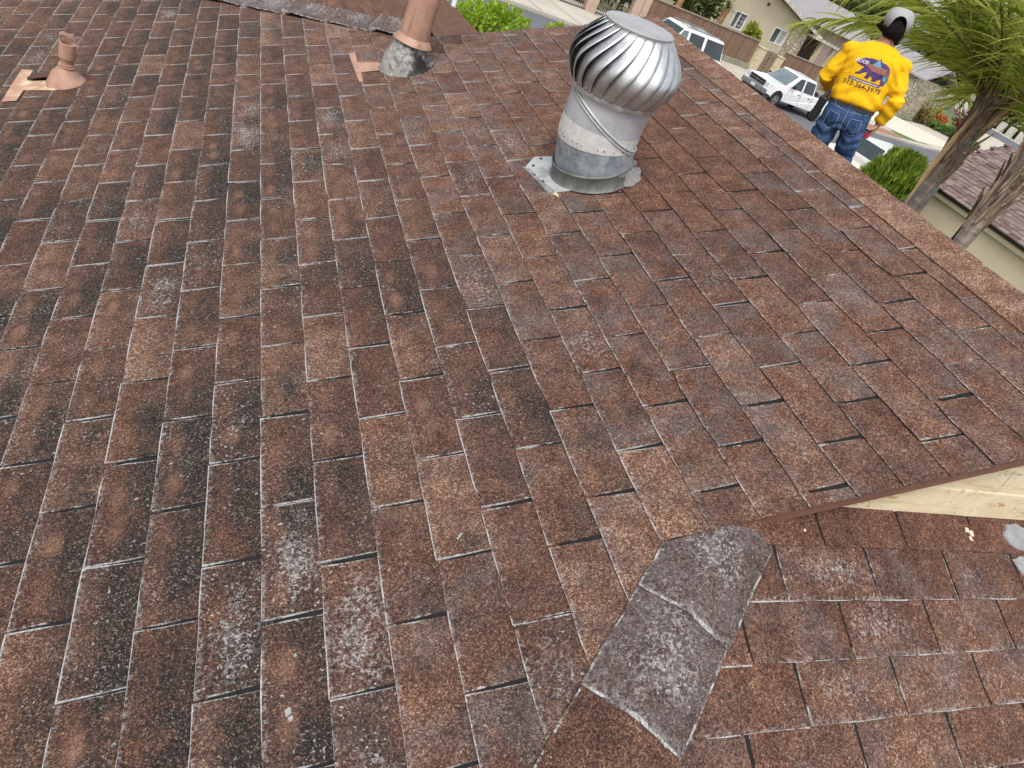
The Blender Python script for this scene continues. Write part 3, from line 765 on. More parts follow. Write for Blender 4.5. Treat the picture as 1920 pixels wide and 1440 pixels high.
# ------------------------------------------------------------------ plumbing vents
t = NT('salmon_vent_paint'); p = t.obj(); nz = t.noise(p, 13, 5, .6)
gz = t.noise(t.mapping(p, (30, 30, 5)), 1.0, 5, .65)
M_PINK = t.set(t.mix(t.step(gz, .55, .72, 0, .55), t.ramp(nz, [(0.3, (.30, .165, .115)), (0.7, (.44, .265, .195))]), (.14, .085, .06, 1)), .55, 0, .35)
t.bump(t.noise(p, 120, 3), .15, .004)
t = NT('worn_flashing_paint'); p = t.obj(); nz = t.noise(p, 7, 5, .65)
M_PINKW = t.set(t.ramp(nz, [(0.36, (.40, .20, .13)), (0.50, (.47, .29, .19)), (0.62, (.66, .54, .33)), (.75, (.55, .45, .33))]), .4, .15, .4)
pb = roof(10.86, -3.15)
pv = thing('vent_pipe', 'short salmon painted vent pipe with a cone base and bent cap strap', 'vent pipe', pb)
dn = tuple
o = plate('flashing', [(10.22, -3.98), (10.95, -4.0), (11.69, -4.005), (11.60, -3.80), (11.10, -3.80), (11.02, -3.5), (10.98, -3.0), (10.80, -2.86), (10.60, -3.1), (10.545, -3.293), (10.656, -3.749), (10.223, -3.76)], .006, .0095, M_PINKW, pv, pb); bevel(o, .0015, 1)
rg = []
for z, r, k in ((.004, .094, 0), (.02, .088, .1), (.06, .058, .6), (.085, .036, .9), (.088, .0385, 1), (.094, .0385, 1), (.097, .034, 1), (.104, .036, 1), (.108, .030, 1)):
    ax = n_main.lerp(Vector((0, 0, 1)), k).normalized(); rg.append(ring_pts(ax * z, ax, r, 32))
loft('cone_base', rg, M_PINK, pv)
Z = Vector((0, 0, 1))
loft('pipe', [ring_pts(Z * z, Z, .0285, 28) for z in (.08, .15)], M_PINK, pv)
loft('coupling', [ring_pts(Z * z, Z, r, 28) for z, r in ((.135, .029), (.136, .0375), (.207, .0375), (.208, .036), (.208, .0285), (.17, .027))], M_PINK, pv)
loft('pipe_bore', [ring_pts(Z * .175, Z, .0275, 24), ring_pts(Z * .176, Z, .001, 24)], M_DARKIN, pv)
bm = bmesh.new()
tube(bm, [(-.032, .01, .198), (-.036, .012, .238), (-.028, .012, .245), (.0, .012, .239), (.02, .012, .245), (.026, .012, .225)], (.004, .010), 6)
bmobj("strap", bm, M_PINK, pv, 50)
M_CURL = M_SH
def lifted(name, u0, v0, w, d, hh, seedx, parent, off):
    """a lifted, cut shingle flap beside a flashing"""
    pts = [(u0, v0), (u0, v0 + d), (u0 + w, v0 + d), (u0 + w, v0)]
    top = [roof(u, v, h) - off for (u, v), h in zip(pts, (hh, hh * .9, .028, .028))]
    bot = [q - n_main * .006 for q in top]
    mesh(name, top + bot, [(0, 1, 2, 3), (7, 6, 5, 4), (0, 4, 5, 1), (1, 5, 6, 2), (2, 6, 7, 3), (3, 7, 4, 0)], M_SH, parent, None, [(.3, .3)] * 8, {'look': [(.4, .15, 0, .55)] * 8, 'edge': [(.2, .2, .3, .5)] * 8})
lifted('shingle_flap', 11.0, -3.74, .45, .42, .11, 1, house, Vector())
b2 = roof(10.2, 2.45)
pv2 = thing('flue_pipe', 'tall salmon painted flue pipe with a storm collar over a tarred cone', 'vent pipe', b2)
o = plate('flashing', [(9.70, 1.612), (10.4, 1.585), (11.162, 1.562), (11.192, 1.681), (10.655, 1.675), (10.56, 2.107), (10.5, 2.6), (10.212, 2.5), (10.19, 2.042), (10.167, 1.69), (9.736, 1.678)], .006, .0095, M_PINK, pv2, b2); bevel(o, .0015, 1)
t = NT('cracked_lead_and_tar'); p = t.obj(); nz = t.noise(p, 13, 5, .6)
M_LEAD = t.set(t.mix(t.step(t.math('ADD', nz, t.math('MULTIPLY', t.sep(p)[0], 1.1)), .62, .42), (.02, .02, .019, 1), t.ramp(t.noise(p, 40, 4, .7), [(0.3, (.10, .10, .095)), (.5, (.24, .24, .22)), (.7, (.42, .41, .38))])), .6, .0, .4); t.bump(nz, .6, .02)
rg = []
for i, (z, r, k) in enumerate(((.004, .130, 0), (.02, .126, .1), (.05, .116, .5), (.09, .100, .8), (.13, .088, 1), (.16, .082, 1))):
    ax = n_main.lerp(Z, k).normalized(); ring = ring_pts(ax * z, ax, r, 36)
    rr = random.Random(i); c0 = ax * z; ring = [c0 + (q - c0) * (1 + rr.uniform(-.05, .05) * (1 - k)) for q in ring]
    rg.append(ring)
loft('cone_base', rg, M_LEAD, pv2, smooth=180)
flatpiece('tar_patch', [roof(u, v) - b2 for u, v in ((10.2, 2.0), (10.0, 2.2), (9.95, 2.55), (10.12, 2.95), (10.45, 3.0), (10.7, 2.85), (10.8, 2.4), (10.55, 2.05))], n_main, M_TAR, pv2, .006, .012, 41)
flatpiece('mastic_patch', [roof(u, v) - b2 for u, v in ((10.04, 2.62), (10.1, 2.92), (10.28, 2.98), (10.3, 2.8), (10.2, 2.62))], n_main, M_MASTIC, pv2, .010, .018, 42)
loft('storm_collar', [ring_pts(Z * z, Z, r, 40) for z, r in ((.142, .100), (.144, .103), (.148, .102), (.168, .086), (.178, .079))], M_PINK, pv2)
loft('pipe', [ring_pts(Z * z, Z, .0765, 40) for z in (.15, .6, 1.0)], M_PINK, pv2, smooth=180)
loft('rain_cap', [ring_pts(Z * z, Z, r, 32) for z, r in ((.98, .078), (1.0, .10), (1.02, .13), (1.05, .13), (1.09, .05), (1.1, .002))], M_PINK, pv2)

# ------------------------------------------------------------------ lower wing of the same house beyond the far hip
WX, WZ, WY0, WY1 = .665, 3.30, 4.75, 15.3
WV = 1 / CT
def wing(u, s, h, side):                       # s metres down the slope from the ridge
    return Vector((WX + side * (s * CT + h * ST), u, WZ - s * ST + h * CT))
wl = mesh('wing_slope', [wing(WY0, 0, 0, -1), wing(WY1, 0, 0, -1), wing(WY1, 6, 0, -1), wing(WY0, 6, 0, -1)], [(0, 1, 2, 3)], M_DECK, house)
wr = mesh('wing_slope', [wing(WY0, 0, 0, 1), wing(WY0, 5.2, 0, 1), wing(WY1, 5.2, 0, 1), wing(WY1, 0, 0, 1)], [(0, 1, 2, 3)], M_DECK, house)
for side, par, rows, ylim in ((-1, wl, 34, WY1), (1, wr, 40, WY1)):
    items = []
    for k in range(rows):
        sd_ = (k + 1) * .1259
        y = WY0 - random.Random(k).random() * .3 + (.4 * k % 1) * T
        while y < ylim:
            seed += 1
            w_ = T if side < 0 else T * 3
            def P(x, yy, h, y=y, sd_=sd_, side=side): return wing(y + (x if side < 0 else w_ - x), sd_ - yy, h, side)
            bm = tab_grid(P, w_ if side < 0 else w_, .1259, .02, (0, 0), seed)
            rr = random.Random(seed)
            if side < 0: lk, ed = (.45 + .3 * rr.random(), .15, 0, .12), (.85, .45, .3, rr.random())
            else: lk, ed = (.62 + .12 * rr.random(), .0, 0, 0), (.0, .0, .04, rr.random())
            items.append((bm, lk, ed)); y += w_
    finish_tabs(items, 'shingle_field', par, 'stuff')
for i in range(13):
    y0 = WY0 + i * .8
    def Pf(s, w, h, y0=y0):
        side = -1 if w < 0 else 1; return wing(y0 + s, abs(w), h, side)
    cap_piece('ridge_cap', Pf, .8, .11, 700 + i, (.6, .1, 0, 0), (.3, .1, .1, .3), house, .012, .006, .012)
bm = bmesh.new(); box(bm, WX - .6, 11.0, 1.0, 5.6, 8.0, 1.9); bmobj('wing_wall', bm, M_STUCCO, house)
bm = bmesh.new()
for side in (-1, 1):
    q = [wing(WY1 - .001, 0, .006, side), wing(WY1 - .001, 5.2, .006, side), wing(WY1 - .001, 5.2, -.12, side), wing(WY1 - .001, 0, -.12, side)]
    a = [bm.verts.new(v) for v in q]; b = [bm.verts.new(v + Vector((0, .03, 0))) for v in q]
    bm.faces.new(a); bm.faces.new(b[::-1])
    for i in range(4): bm.faces.new((a[i], b[i], b[(i + 1) % 4], a[(i + 1) % 4]))
bmobj('rake_board', bm, M_BROWNPAINT, house)

# ------------------------------------------------------------------ ground, street, pavements
def structure(o, label=None):
    o['kind'] = 'structure'
    if label: o['label'] = label
    return o
t = NT('dry_ground'); p = t.pos(); M_GROUND = t.set(t.mix(t.step(t.noise(p, .5, 6, .65), .4, .6), (.10, .12, .05, 1), t.ramp(t.noise(p, 3, 4), [(.3, (.20, .16, .11)), (.7, (.28, .23, .16))])), .95)
structure(mesh('ground', [(-500, -500, -.02), (700, -500, -.02), (700, 700, -.02), (-500, 700, -.02)], [(0, 1, 2, 3)], M_GROUND))
KERB = [(-60, 24), (-20, 27.2), (0, 28.9), (10, 30.2), (13.3, 30.8), (20, 32.1), (26, 33.4), (32, 34.6), (39, 36.3), (46, 38.6), (55, 42.6), (66, 48.5), (80, 57), (101, 71)]
def offset_line(L, d):
    out = []
    for i, (x, y) in enumerate(L):
        x0, y0 = L[max(0, i - 1)]; x1, y1 = L[min(len(L) - 1, i + 1)]
        dx, dy = x1 - x0, y1 - y0; l = math.hypot(dx, dy); out.append((x - dy / l * d, y + dx / l * d))
    return out
def ribbon(name, A, B, z, mat, z2=None, parent=None):
    n = len(A); vs_ = [(x, y, z) for x, y in A] + [(x, y, z if z2 is None else z2) for x, y in B]
    return mesh(name, vs_, [(i, n + i, n + i + 1, i + 1)[::-1] for i in range(n - 1)], mat, parent)
t = NT('asphalt'); p = t.pos(); n1 = t.noise(p, 1.2, 5, .6); n2 = t.noise(p, 40, 3)
M_ASPH = t.set(t.mix(t.step(t.noise(p, .35, 4), .5, .62, 0, .5), t.ramp(t.math('MULTIPLY_ADD', n2, .4, t.math('MULTIPLY', n1, .6)), [(.3, (.085, .088, .10)), (.7, (.15, .155, .17))]), (.075, .077, .085, 1)), .9)
t = NT('concrete_pavement'); p = t.pos(); n1 = t.noise(p, .8, 5, .65); n2 = t.noise(p, 30, 3)
M_CONC = t.set(t.ramp(t.math('MULTIPLY_ADD', n2, .3, t.math('MULTIPLY', n1, .7)), [(.3, (.38, .34, .28)), (.7, (.52, .48, .40))]), .9)
M_GRASSF = plain('lawn_green', (.10, .17, .05), .95, var=.5, scale=3)
structure(ribbon('road', offset_line(KERB, -12), KERB, 0.0, M_ASPH))
def kerbstone(name, L, w=.16, h=.13):
    A, B = offset_line(L, 0), offset_line(L, w); bm = bmesh.new()
    rows = [[bm.verts.new((x, y, z)) for (x, y), z in ((A[i], -.02), (A[i], h), (B[i], h), (B[i], -.02))] for i in range(len(L))]
    for i in range(len(L) - 1):
        for j in range(3): bm.faces.new((rows[i][j], rows[i][j + 1], rows[i + 1][j + 1], rows[i + 1][j]))
    return structure(bmobj(name, bm, M_CONC))
kerbstone('kerb', KERB)
kerbstone('kerb', offset_line(KERB, -12.16))
structure(ribbon('pavement', offset_line(KERB, .16), offset_line(KERB, 6.2), .12, M_CONC))
structure(ribbon('pavement', offset_line(KERB, -16), offset_line(KERB, -12.16), .12, M_CONC))
# expansion joints as thin dark strips let into the pavement
M_JOINT = plain('pavement_joint', (.17, .15, .12), .95)
KO = offset_line(KERB, .2); KI = offset_line(KERB, 6.1)
bm = bmesh.new()
for i in range(2, len(KERB) - 1):
    for f in (0.15, .65):
        a = Vector(KO[i]).lerp(Vector(KO[i + 1]), f); b = Vector(KI[i]).lerp(Vector(KI[i + 1]), f)
        d = (Vector(KO[i + 1]) - Vector(KO[i])).normalized() * .035
        bm.faces.new([bm.verts.new((q.x, q.y, .124)) for q in (a - d, a + d, b + d, b - d)])
structure(bmobj('pavement_joint', bm, M_JOINT))
M_SALMON = plain('red_earth_bed', (.30, .17, .11), .95, var=.3, scale=4)
structure(mesh('planter_bed', [(37.0, 36.0, .128), (39.3, 36.4, .128), (42.6, 37.9, .128), (42.7, 38.8, .128), (41.1, 38.9, .128), (37.6, 37.3, .128)], [(0, 1, 2, 3, 4, 5)], M_SALMON))
structure(mesh('lawn', [(42.7, 38.0, .128), (47.5, 40.0, .128), (46, 41.4, .128), (42.9, 39.6, .128)], [(0, 1, 2, 3)], M_GRASSF))
structure(mesh('lawn', [(52, 49.5, .03), (64, 51.5, .03), (100, 77, .03), (99, 92, .03), (70, 66, .03)], [(0, 1, 2, 3, 4)], M_GRASSF))
structure(mesh('driveway', [(41.5, 40.4, .130), (46, 39.6, .130), (52, 42.4, .130), (56, 45.4, .130), (56.2, 46.8, .130), (52.3, 49.2, .130), (47, 46.6, .130)], [(0, 1, 2, 3, 4, 5, 6)], plain('pale_driveway_concrete', (.60, .56, .46), .9, var=.06, scale=1)))
structure(mesh('side_road', [(101, 60, .004), (118, 60, .004), (118, 130, .004), (101, 130, .004)], [(0, 1, 2, 3)], M_ASPH))
structure(mesh('pavement', [(118, 60, .05), (123, 60, .05), (123, 130, .05), (118, 130, .05)], [(0, 1, 2, 3)], M_CONC))
M_NEARLAWN = plain('front_lawn', (.09, .15, .05), .95, var=.4, scale=1.2)
structure(mesh('front_yard', [(-30, 9, .0), (14, 10, .0), (22, 14, .0), (24, 18.0, .0), (0, 12.6, .0), (-30, 9.5, .0)], [(0, 1, 2, 3, 4, 5)], M_NEARLAWN))

# ------------------------------------------------------------------ foliage helper
def leaf_mat(name, lo, mid, hi, trans=.25):
    t = NT(name); a = t.attr('shade'); s_ = t.n('ShaderNodeSeparateColor'); t.l(a.outputs['Color'], s_.inputs[0])
    c = t.ramp(s_.outputs[0], [(0.0, lo), (.5, mid), (1.0, hi)])
    t.set(c, .55, 0, .3)
    tr = t.n('ShaderNodeBsdfTranslucent'); t.l(c, tr.inputs['Color']); mx = t.n('ShaderNodeMixShader'); mx.inputs[0].default_value = trans
    t.l(t.b.outputs[0], mx.inputs[1]); t.l(tr.outputs[0], mx.inputs[2]); t.l(mx.outputs[0], t.out.inputs['Surface'])
    return t.m
class Leaves:
    def __init__(s): s.v, s.f, s.c = [], [], []
    def blade(s, p, d, side, L, w, shade, droop=0.0, seg=1):
        d = d.normalized(); base = len(s.v); q = p.copy()
        for i in range(seg + 1):
            f = i / seg; ww = w * (1 - f) * (.7 + .6 * f) if seg > 1 else w
            if seg == 1: ww = w * (1 if i == 0 else .25)
            s.v.append(q + side * ww); s.v.append(q - side * ww); s.c += [(shade, shade, shade, 1)] * 2
            d = (d + Vector((0, 0, -droop / seg))).normalized(); q = q + d * (L / seg)
        for i in range(seg): s.f.append((base + 2 * i, base + 2 * i + 1, base + 2 * i + 3, base + 2 * i + 2))
    def leaf(s, p, d, nrm, L, w, shade):
        d = d.normalized(); sd_ = d.cross(nrm)
        if sd_.length < 1e-3: sd_ = d.cross(Vector((.3, .5, .8)))
        sd_.normalize(); b = len(s.v); up_ = sd_.cross(d)
        s.v += [p, p + d * L * .45 + sd_ * w + up_ * w * .3, p + d * L, p + d * L * .45 - sd_ * w + up_ * w * .3]; s.c += [(shade, shade, shade, 1)] * 4
        s.f += [(b, b + 1, b + 2, b + 3)]
    def build(s, name, mat, parent, kind=None): return mesh(name, s.v, s.f, mat, parent, None, None, {'shade': s.c}, kind)
def rdir(rr): 
    z = rr.uniform(-1, 1); a = rr.uniform(0, 2 * math.pi); r = math.sqrt(1 - z * z); return Vector((r * math.cos(a), r * math.sin(a), z))
def crown_leaves(rr, centre, rad, n, L, w, clumps=14, lo=.1, up=.3):
    """leaves gathered in clumps through an uneven crown"""
    lv = Leaves(); cs = []
    for i in range(clumps):
        d = rdir(rr); k = rr.random() ** .4
        cs.append((Vector((d.x * rad[0] * k * .8, d.y * rad[1] * k * .8, d.z * rad[2] * k * .8)), rr.uniform(.28, .5), rr.uniform(-.15, .15)))
    for i in range(n):
        c, r, sh = rr.choice(cs); d = rdir(rr); k = rr.random() ** .45
        q = c + Vector((d.x * rad[0], d.y * rad[1], d.z * rad[2])) * (r * k)
        dd = (d + Vector((0, 0, up)) + rdir(rr) * .6)
        lv.leaf(centre + q, dd, rdir(rr), L * rr.uniform(.7, 1.3), w * rr.uniform(.7, 1.3), min(1, max(0, .5 + sh + rr.uniform(-.3, .3))))
    return lv
M_BARK = plain('grey_brown_bark', (.16, .12, .085), .9, var=.4, scale=14, bump=.6, bscale=40)
M_TREE = leaf_mat('tree_leaf', (.025, .045, .012), (.055, .085, .022), (.11, .14, .04))
M_LIME = leaf_mat('lime_leaf', (.12, .20, .015), (.27, .40, .025), (.42, .52, .06), .35)
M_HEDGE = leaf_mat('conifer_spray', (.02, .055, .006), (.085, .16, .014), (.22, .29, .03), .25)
def trunk_obj(name, pts, rad, parent, mat=None, n=9):
    bm = bmesh.new(); tube(bm, pts, rad, n); return bmobj(name, bm, mat or M_BARK, parent, 60)
def broad_tree(name, label, cat, loc, h, rad, n, L, w, mat, sd, group=None, clumps=14, trunk=None):
    rr = random.Random(sd); th_ = thing(name, label, cat, loc, 0, group)
    lv = crown_leaves(rr, Vector((0, 0, h)), rad, n, L, w, clumps); lv.build('crown', mat, th_)
    tr = trunk or rad[0] * .08
    bm = bmesh.new(); tube(bm, [(0, 0, -.1), (tr * .4, 0, h * .45), (0, tr * .3, h)], [tr, tr * .8, tr * .4], 8)
    for k in range(5):
        a = k * 1.3 + sd; tube(bm, [(0, 0, h * .55), (math.cos(a) * rad[0] * .35, math.sin(a) * rad[1] * .35, h * .55 + rad[2] * .5), (math.cos(a) * rad[0] * .6, math.sin(a) * rad[1] * .6, h + rad[2] * .3)], [tr * .5, tr * .3, tr * .1], 6)
    bmobj('trunk', bm, M_BARK, th_, 60)
    return th_

# bright bush by the pavement at the top left and the white pole beside it
broad_tree('lime_bush', 'bright lime green bush beside the road, below the end of the brown roof', 'bush', (7.2, 21.9, 0), .50, (2.1, 1.6, .78), 4200, .15, .06, M_LIME, 11, clumps=26, trunk=.1)
broad_tree('lime_bush', 'small lone tuft of lime bush showing just above the roof edge', 'bush', (10.35, 24.6, 0), .42, (.55, .5, .5), 420, .15, .055, M_LIME, 12, clumps=7, trunk=.06)
pl = thing('white_pole', 'thin white pole standing in the lime green bush', 'pole', (5.6, 20.6, 0))
bm = bmesh.new(); tube(bm, [(0, 0, -.1), (0, 0, 2.6)], .07, 10); bmobj('post', bm, plain('white_paint', (.75, .76, .78), .45), pl, 60)

# ------------------------------------------------------------------ fences along the far pavement
FA = Vector((16.3, 36.0, 0)); FD = Vector((12.7, 3.3, 0)).normalized(); FN = Vector((-FD.y, FD.x, 0))
FRZ = math.atan2(FD.y, FD.x)
def fpos(t_, off=0.0, z=0.0): return FA + FD * t_ + FN * off + Vector((0, 0, z))
t = NT('weathered_fence_wood'); p = t.obj(); oi = t.n('ShaderNodeObjectInfo').outputs['Random']
gr = t.noise(t.mapping(p, (20, 20, 1.6)), 1.0, 5, .65)
M_WFENCE = t.set(t.mix(t.math('MULTIPLY', oi, .6), t.ramp(gr, [(.3, (.105, .054, .033)), (.7, (.20, .11, .068))]), t.ramp(gr, [(.3, (.16, .11, .08)), (.7, (.29, .215, .16))])), .85)
M_FRAIL = plain('grey_fence_rail', (.30, .265, .205), .85, var=.25, scale=8)
M_LOWWALL = plain('low_concrete_wall', (.26, .25, .19), .9, var=.2, scale=2)
M_PILLAR = plain('cream_stone_pillar', (.52, .45, .30), .85, var=.22, scale=6, bump=.4, bscale=12)
M_PINKPIL = plain('pink_stucco_pillar', (.50, .36, .28), .85, var=.1, scale=3)
def pillar(label, t0, t1, h, mat, group=None, hz=.14, cap=True, depth=.42):
    th_ = thing('fence_pillar', label, 'pillar', fpos((t0 + t1) / 2), FRZ, group)
    bm = bmesh.new(); box(bm, 0, 0, h / 2, t1 - t0, depth, h); bevel(bmobj('shaft', bm, mat, th_), .02, 2)
    if cap: bm = bmesh.new(); box(bm, 0, 0, h + .03, t1 - t0 + .08, depth + .08, .06); bevel(bmobj('cap', bm, mat, th_), .015, 2)
    return th_
plank_me = None
def wood_fence(label, t0, t1, z0=.45, z1=1.75, group='wooden fences along the far pavement', postgap=2.3):
    global plank_me
    th_ = thing('wooden_fence', label, 'fence', fpos(t0), FRZ, group); L = t1 - t0
    if plank_me is None:
        bm = bmesh.new(); box(bm, 0, 0, (z0 + z1) / 2, .132, .024, z1 - z0); plank_me = bpy.data.meshes.new('plank'); bm.to_mesh(plank_me); bm.free(); plank_me.materials.append(M_WFENCE)
    n = int(L / .14); rr = random.Random(int(t0 * 10))
    for i in range(n):
        o = link('plank', plank_me, th_); o.location = (.07 + i * .14, rr.uniform(-.006, .006), rr.uniform(-.012, .008)); o.rotation_euler = (0, rr.uniform(-.006, .006), rr.uniform(-.03, .03))
    bm = bmesh.new(); box(bm, L / 2, 0, z1 + .035, L, .13, .05); bmobj('top_rail', bm, M_FRAIL, th_)
    bm = bmesh.new(); box(bm, L / 2, -.02, z0 - .04, L, .14, .06); bmobj('bottom_rail', bm, M_FRAIL, th_)
    bm = bmesh.new(); box(bm, L / 2, 0, (z0 - .07) / 2, L, .22, z0 - .07); bmobj('footing_wall', bm, M_LOWWALL, th_)
    k = 0.0
    while k <= L + .01:
        bm = bmesh.new(); box(bm, min(max(k, .05), L - .05), .07, z1 / 2, .09, .09, z1 + .1); bmobj('post', bm, M_FRAIL, th_); k += postgap
    return th_
M_IRON = plain('black_iron', (.02, .02, .022), .5, metal=.3)
def iron_fence(label, t0, t1, h=1.75, name='iron_fence', cat='fence', z0=.05, nscroll=0):
    th_ = thing(name, label, cat, fpos(t0), FRZ, 'iron fences along the far pavement'); L = t1 - t0
    bm = bmesh.new(); n = int(L / .115)
    for i in range(n + 1): box(bm, i * L / n, 0, (z0 + h) / 2, .018, .018, h - z0)
    bmobj('bar', bm, M_IRON, th_, kind='stuff')
    for z in (z0 + .12, h - .12, h): bm = bmesh.new(); box(bm, L / 2, 0, z, L, .03, .035); bmobj('rail', bm, M_IRON, th_)
    return th_
iron_fence('black iron railing on a low kerb at the left of the first pink pillar', -9.0, -.14)
pillar('pink stucco pillar between the iron railing and the iron gate', -.14, .40, 1.9, M_PINKPIL)
iron_fence('black iron gate with close upright bars between the pink pillars', .42, 2.72, 1.8, 'iron_gate', 'gate', .08)
pillar('first of the paired pink pillars, beside the iron gate', 2.74, 3.2, 1.75, M_PINKPIL)
pillar('second of the paired pink pillars, at the start of the wooden fence', 3.26, 3.7, 1.75, M_PINKPIL)
wood_fence('brown plank fence behind the white wagon, left of the cream pillars', 3.72, 13.3)
pillar('taller cream pillar at the left of the brown side gate', 13.42, 14.1, 1.5, M_PILLAR)
g = thing('side_gate', 'flat brown side gate with a column of holes between the cream pillars', 'gate', fpos(14.12), FRZ)
bm = bmesh.new(); box(bm, .66, 0, .78, 1.3, .05, 1.45); bevel(bmobj('panel', bm, plain('brown_gate_paint', (.20, .145, .10), .7, var=.15), g), .01, 1)
for i in range(6): bm = bmesh.new(); box(bm, .62, -.03, .32 + i * .2, .10, .02, .06, Matrix.Rotation(.5, 3, 'Y')); bmobj('hole', bm, M_DARKIN, g)
pillar('shorter cream pillar at the right of the brown side gate', 15.45, 16.0, 1.4, M_PILLAR)
wood_fence('brown plank fence behind the white pickup, right of the cream pillars', 16.02, 20.3, .30, 1.75)
pillar('grey green end post of the plank fence beside the man in yellow', 20.32, 20.9, 1.7, M_LOWWALL)
wood_fence('short length of plank fence seen past the yellow sleeve', 20.92, 26.0, .3, 1.75)

# yard planting behind the fence
M_PALMG = leaf_mat('palm_leaf', (.10, .15, .018), (.30, .36, .05), (.58, .60, .15), .5)
M_OLIVE = leaf_mat('olive_leaf', (.03, .045, .015), (.085, .10, .03), (.20, .20, .06), .25)
for i, (tt, off, h, rad, mt, lb) in enumerate([(4.4, 3.0, 1.5, (1.3, 1.0, 1.3), M_TREE, 'dark shrub behind the iron gate, next to the paired pink pillars'), (1.0, 2.2, 1.4, (1.5, .9, 1.2), M_TREE, 'dark green shrub crowding the bars of the iron gate'),
        (7.6, 1.6, 1.6, (1.0, .8, 1.0), M_OLIVE, 'olive shrub showing over the fence behind the white wagon'), (10.3, 2.4, 2.2, (1.1, .9, 1.5), M_OLIVE, 'loose olive shrub climbing the cream house wall'), (12.3, 5.5, 2.0, (.8, .8, 1.3), M_PALMG, 'green leafy plant beside the left window of the cream house'),
        (17.6, 4.5, 1.5, (.6, .6, .6), M_PALMG, 'green potted plant in front of the stone corner of the cream house')]):
    broad_tree('yard_shrub', lb, 'shrub', fpos(tt, off), h, rad, 520, .34, .10, mt, 30 + i, 'shrubs behind the far fences')
for i, (tt, off, lb) in enumerate([(6.6, 1.0, 'leaning orange brown palm stump with dry fronds behind the plank fence'), (10.0, .8, 'second orange brown palm stump, nearer to the cream house')]):
    th_ = thing('palm_stump', lb, 'palm', fpos(tt, off), 0, 'palm stumps behind the plank fence')
    trunk_obj('trunk', [(0, 0, 0), (.05, 0, 1.3), (.15, .05, 2.6)], [.22, .17, .2], th_, plain('orange_palm_husk', (.33, .19, .09), .9, var=.4, scale=9))
    lv = Leaves(); rr = random.Random(i + 3)
    for k in range(60):
        d = rdir(rr); d.z = abs(d.z) * .9 + .2; lv.blade(Vector((.15, .05, 2.6)), d, d.cross(Z).normalized() if d.cross(Z).length > .1 else Vector((1, 0, 0)), rr.uniform(.6, 1.3), .05, rr.random(), 1.2, 4)
    lv.build('fronds', M_OLIVE, th_)

# ------------------------------------------------------------------ houses across the road
CA = Vector((33, 48.9, 0)); CD = Vector((.925, .38, 0)).normalized(); CN = Vector((-CD.y, CD.x, 0)); CRZ = math.atan2(CD.y, CD.x)
def brickwall(name, cols, mortar, sx=1.6, sz=2.4):
    t = NT(name); p = t.obj(); d = t.voro(t.mapping(p, (sx, sx, sz)), 1.0, 'DISTANCE_TO_EDGE'); cc = t.n('ShaderNodeSeparateColor'); t.l(t.voro(t.mapping(p, (sx, sx, sz)), 1.0, 'F1', 'Color'), cc.inputs[0])
    m_ = t.step(d, .02, .07); c = t.mix(m_, (*mortar, 1), t.ramp(cc.outputs[0], [(0, cols[0]), (1, cols[1])]))
    t.bump(m_, .8, .05); return t.set(c, .85)
M_CREAMW = plain('cream_stucco', (.55, .48, .35), .9, var=.07, scale=.8, bump=.1, bscale=30)
M_FLAG = brickwall('flagstone_veneer', ((.36, .31, .22), (.56, .50, .37)), (.18, .15, .10))
M_WFRAME = plain('white_window_frame', (.72, .73, .73), .5)
def glass_mat(name, col, rough=.08):
    t = NT(name); p = t.obj(); return t.set(t.ramp(t.noise(p, 1.2, 3), [(.35, tuple(c * .7 for c in col)), (.65, col)]), rough, 0, .6)
M_GLASS = glass_mat('window_glass', (.085, .10, .105)); M_BLIND = plain('window_blind', (.45, .46, .47), .6)
M_TRIM = plain('weathered_white_trim', (.58, .55, .52), .7, var=.25, scale=4)
t = NT('grey_roof_shingles'); p = t.obj(); bk = t.n('ShaderNodeTexBrick'); t.l(t.mapping(p, (1, 1, 1)), bk.inputs['Vector']); bk.inputs['Scale'].default_value = 3.2; bk.inputs['Color1'].default_value = (.26, .245, .25, 1); bk.inputs['Color2'].default_value = (.34, .32, .325, 1); bk.inputs['Mortar'].default_value = (.16, .15, .15, 1); bk.inputs['Mortar Size'].default_value = .015
M_GREYROOF = t.set(bk.outputs[0], .9)
ch = thing('cream_house', 'cream stucco house with a low gable and two white sliding windows across the road', 'house', CA, CRZ)
def wall_with_holes(name, x0, x1, prof, holes, y0, y1, mat, parent):
    """upright wall in the x-z plane with a sloping top and rectangular holes, built as a grid of boxes"""
    xs = sorted(set([x0, x1] + [h[0] for h in holes] + [h[2] for h in holes] + list(prof[0]))); bm = bmesh.new()
    xs = [x for x in xs if x0 <= x <= x1]
    def top(x):
        px, pz = prof
        for i in range(len(px) - 1):
            if px[i] <= x <= px[i + 1]: return pz[i] + (pz[i + 1] - pz[i]) * (x - px[i]) / (px[i + 1] - px[i])
        return pz[-1]
    for a, b in zip(xs, xs[1:]):
        segs = [(0.0, None)]
        for h in holes:
            if h[0] <= a and b <= h[2]: segs = [(0.0, h[1]), (h[3], None)]
        for z0, z1 in segs:
            za, zb = (z1, z1) if z1 is not None else (top(a), top(b))
            v = [bm.verts.new(q) for q in ((a, y0, z0), (b, y0, z0), (b, y0, zb), (a, y0, za), (a, y1, z0), (b, y1, z0), (b, y1, zb), (a, y1, za))]
            for f in ((0, 1, 2, 3), (7, 6, 5, 4), (0, 4, 5, 1), (3, 2, 6, 7), (0, 3, 7, 4), (1, 5, 6, 2)): bm.faces.new([v[i] for i in f])
    bmesh.ops.remove_doubles(bm, verts=bm.verts, dist=1e-4)
    return bmobj(name, bm, mat, parent)
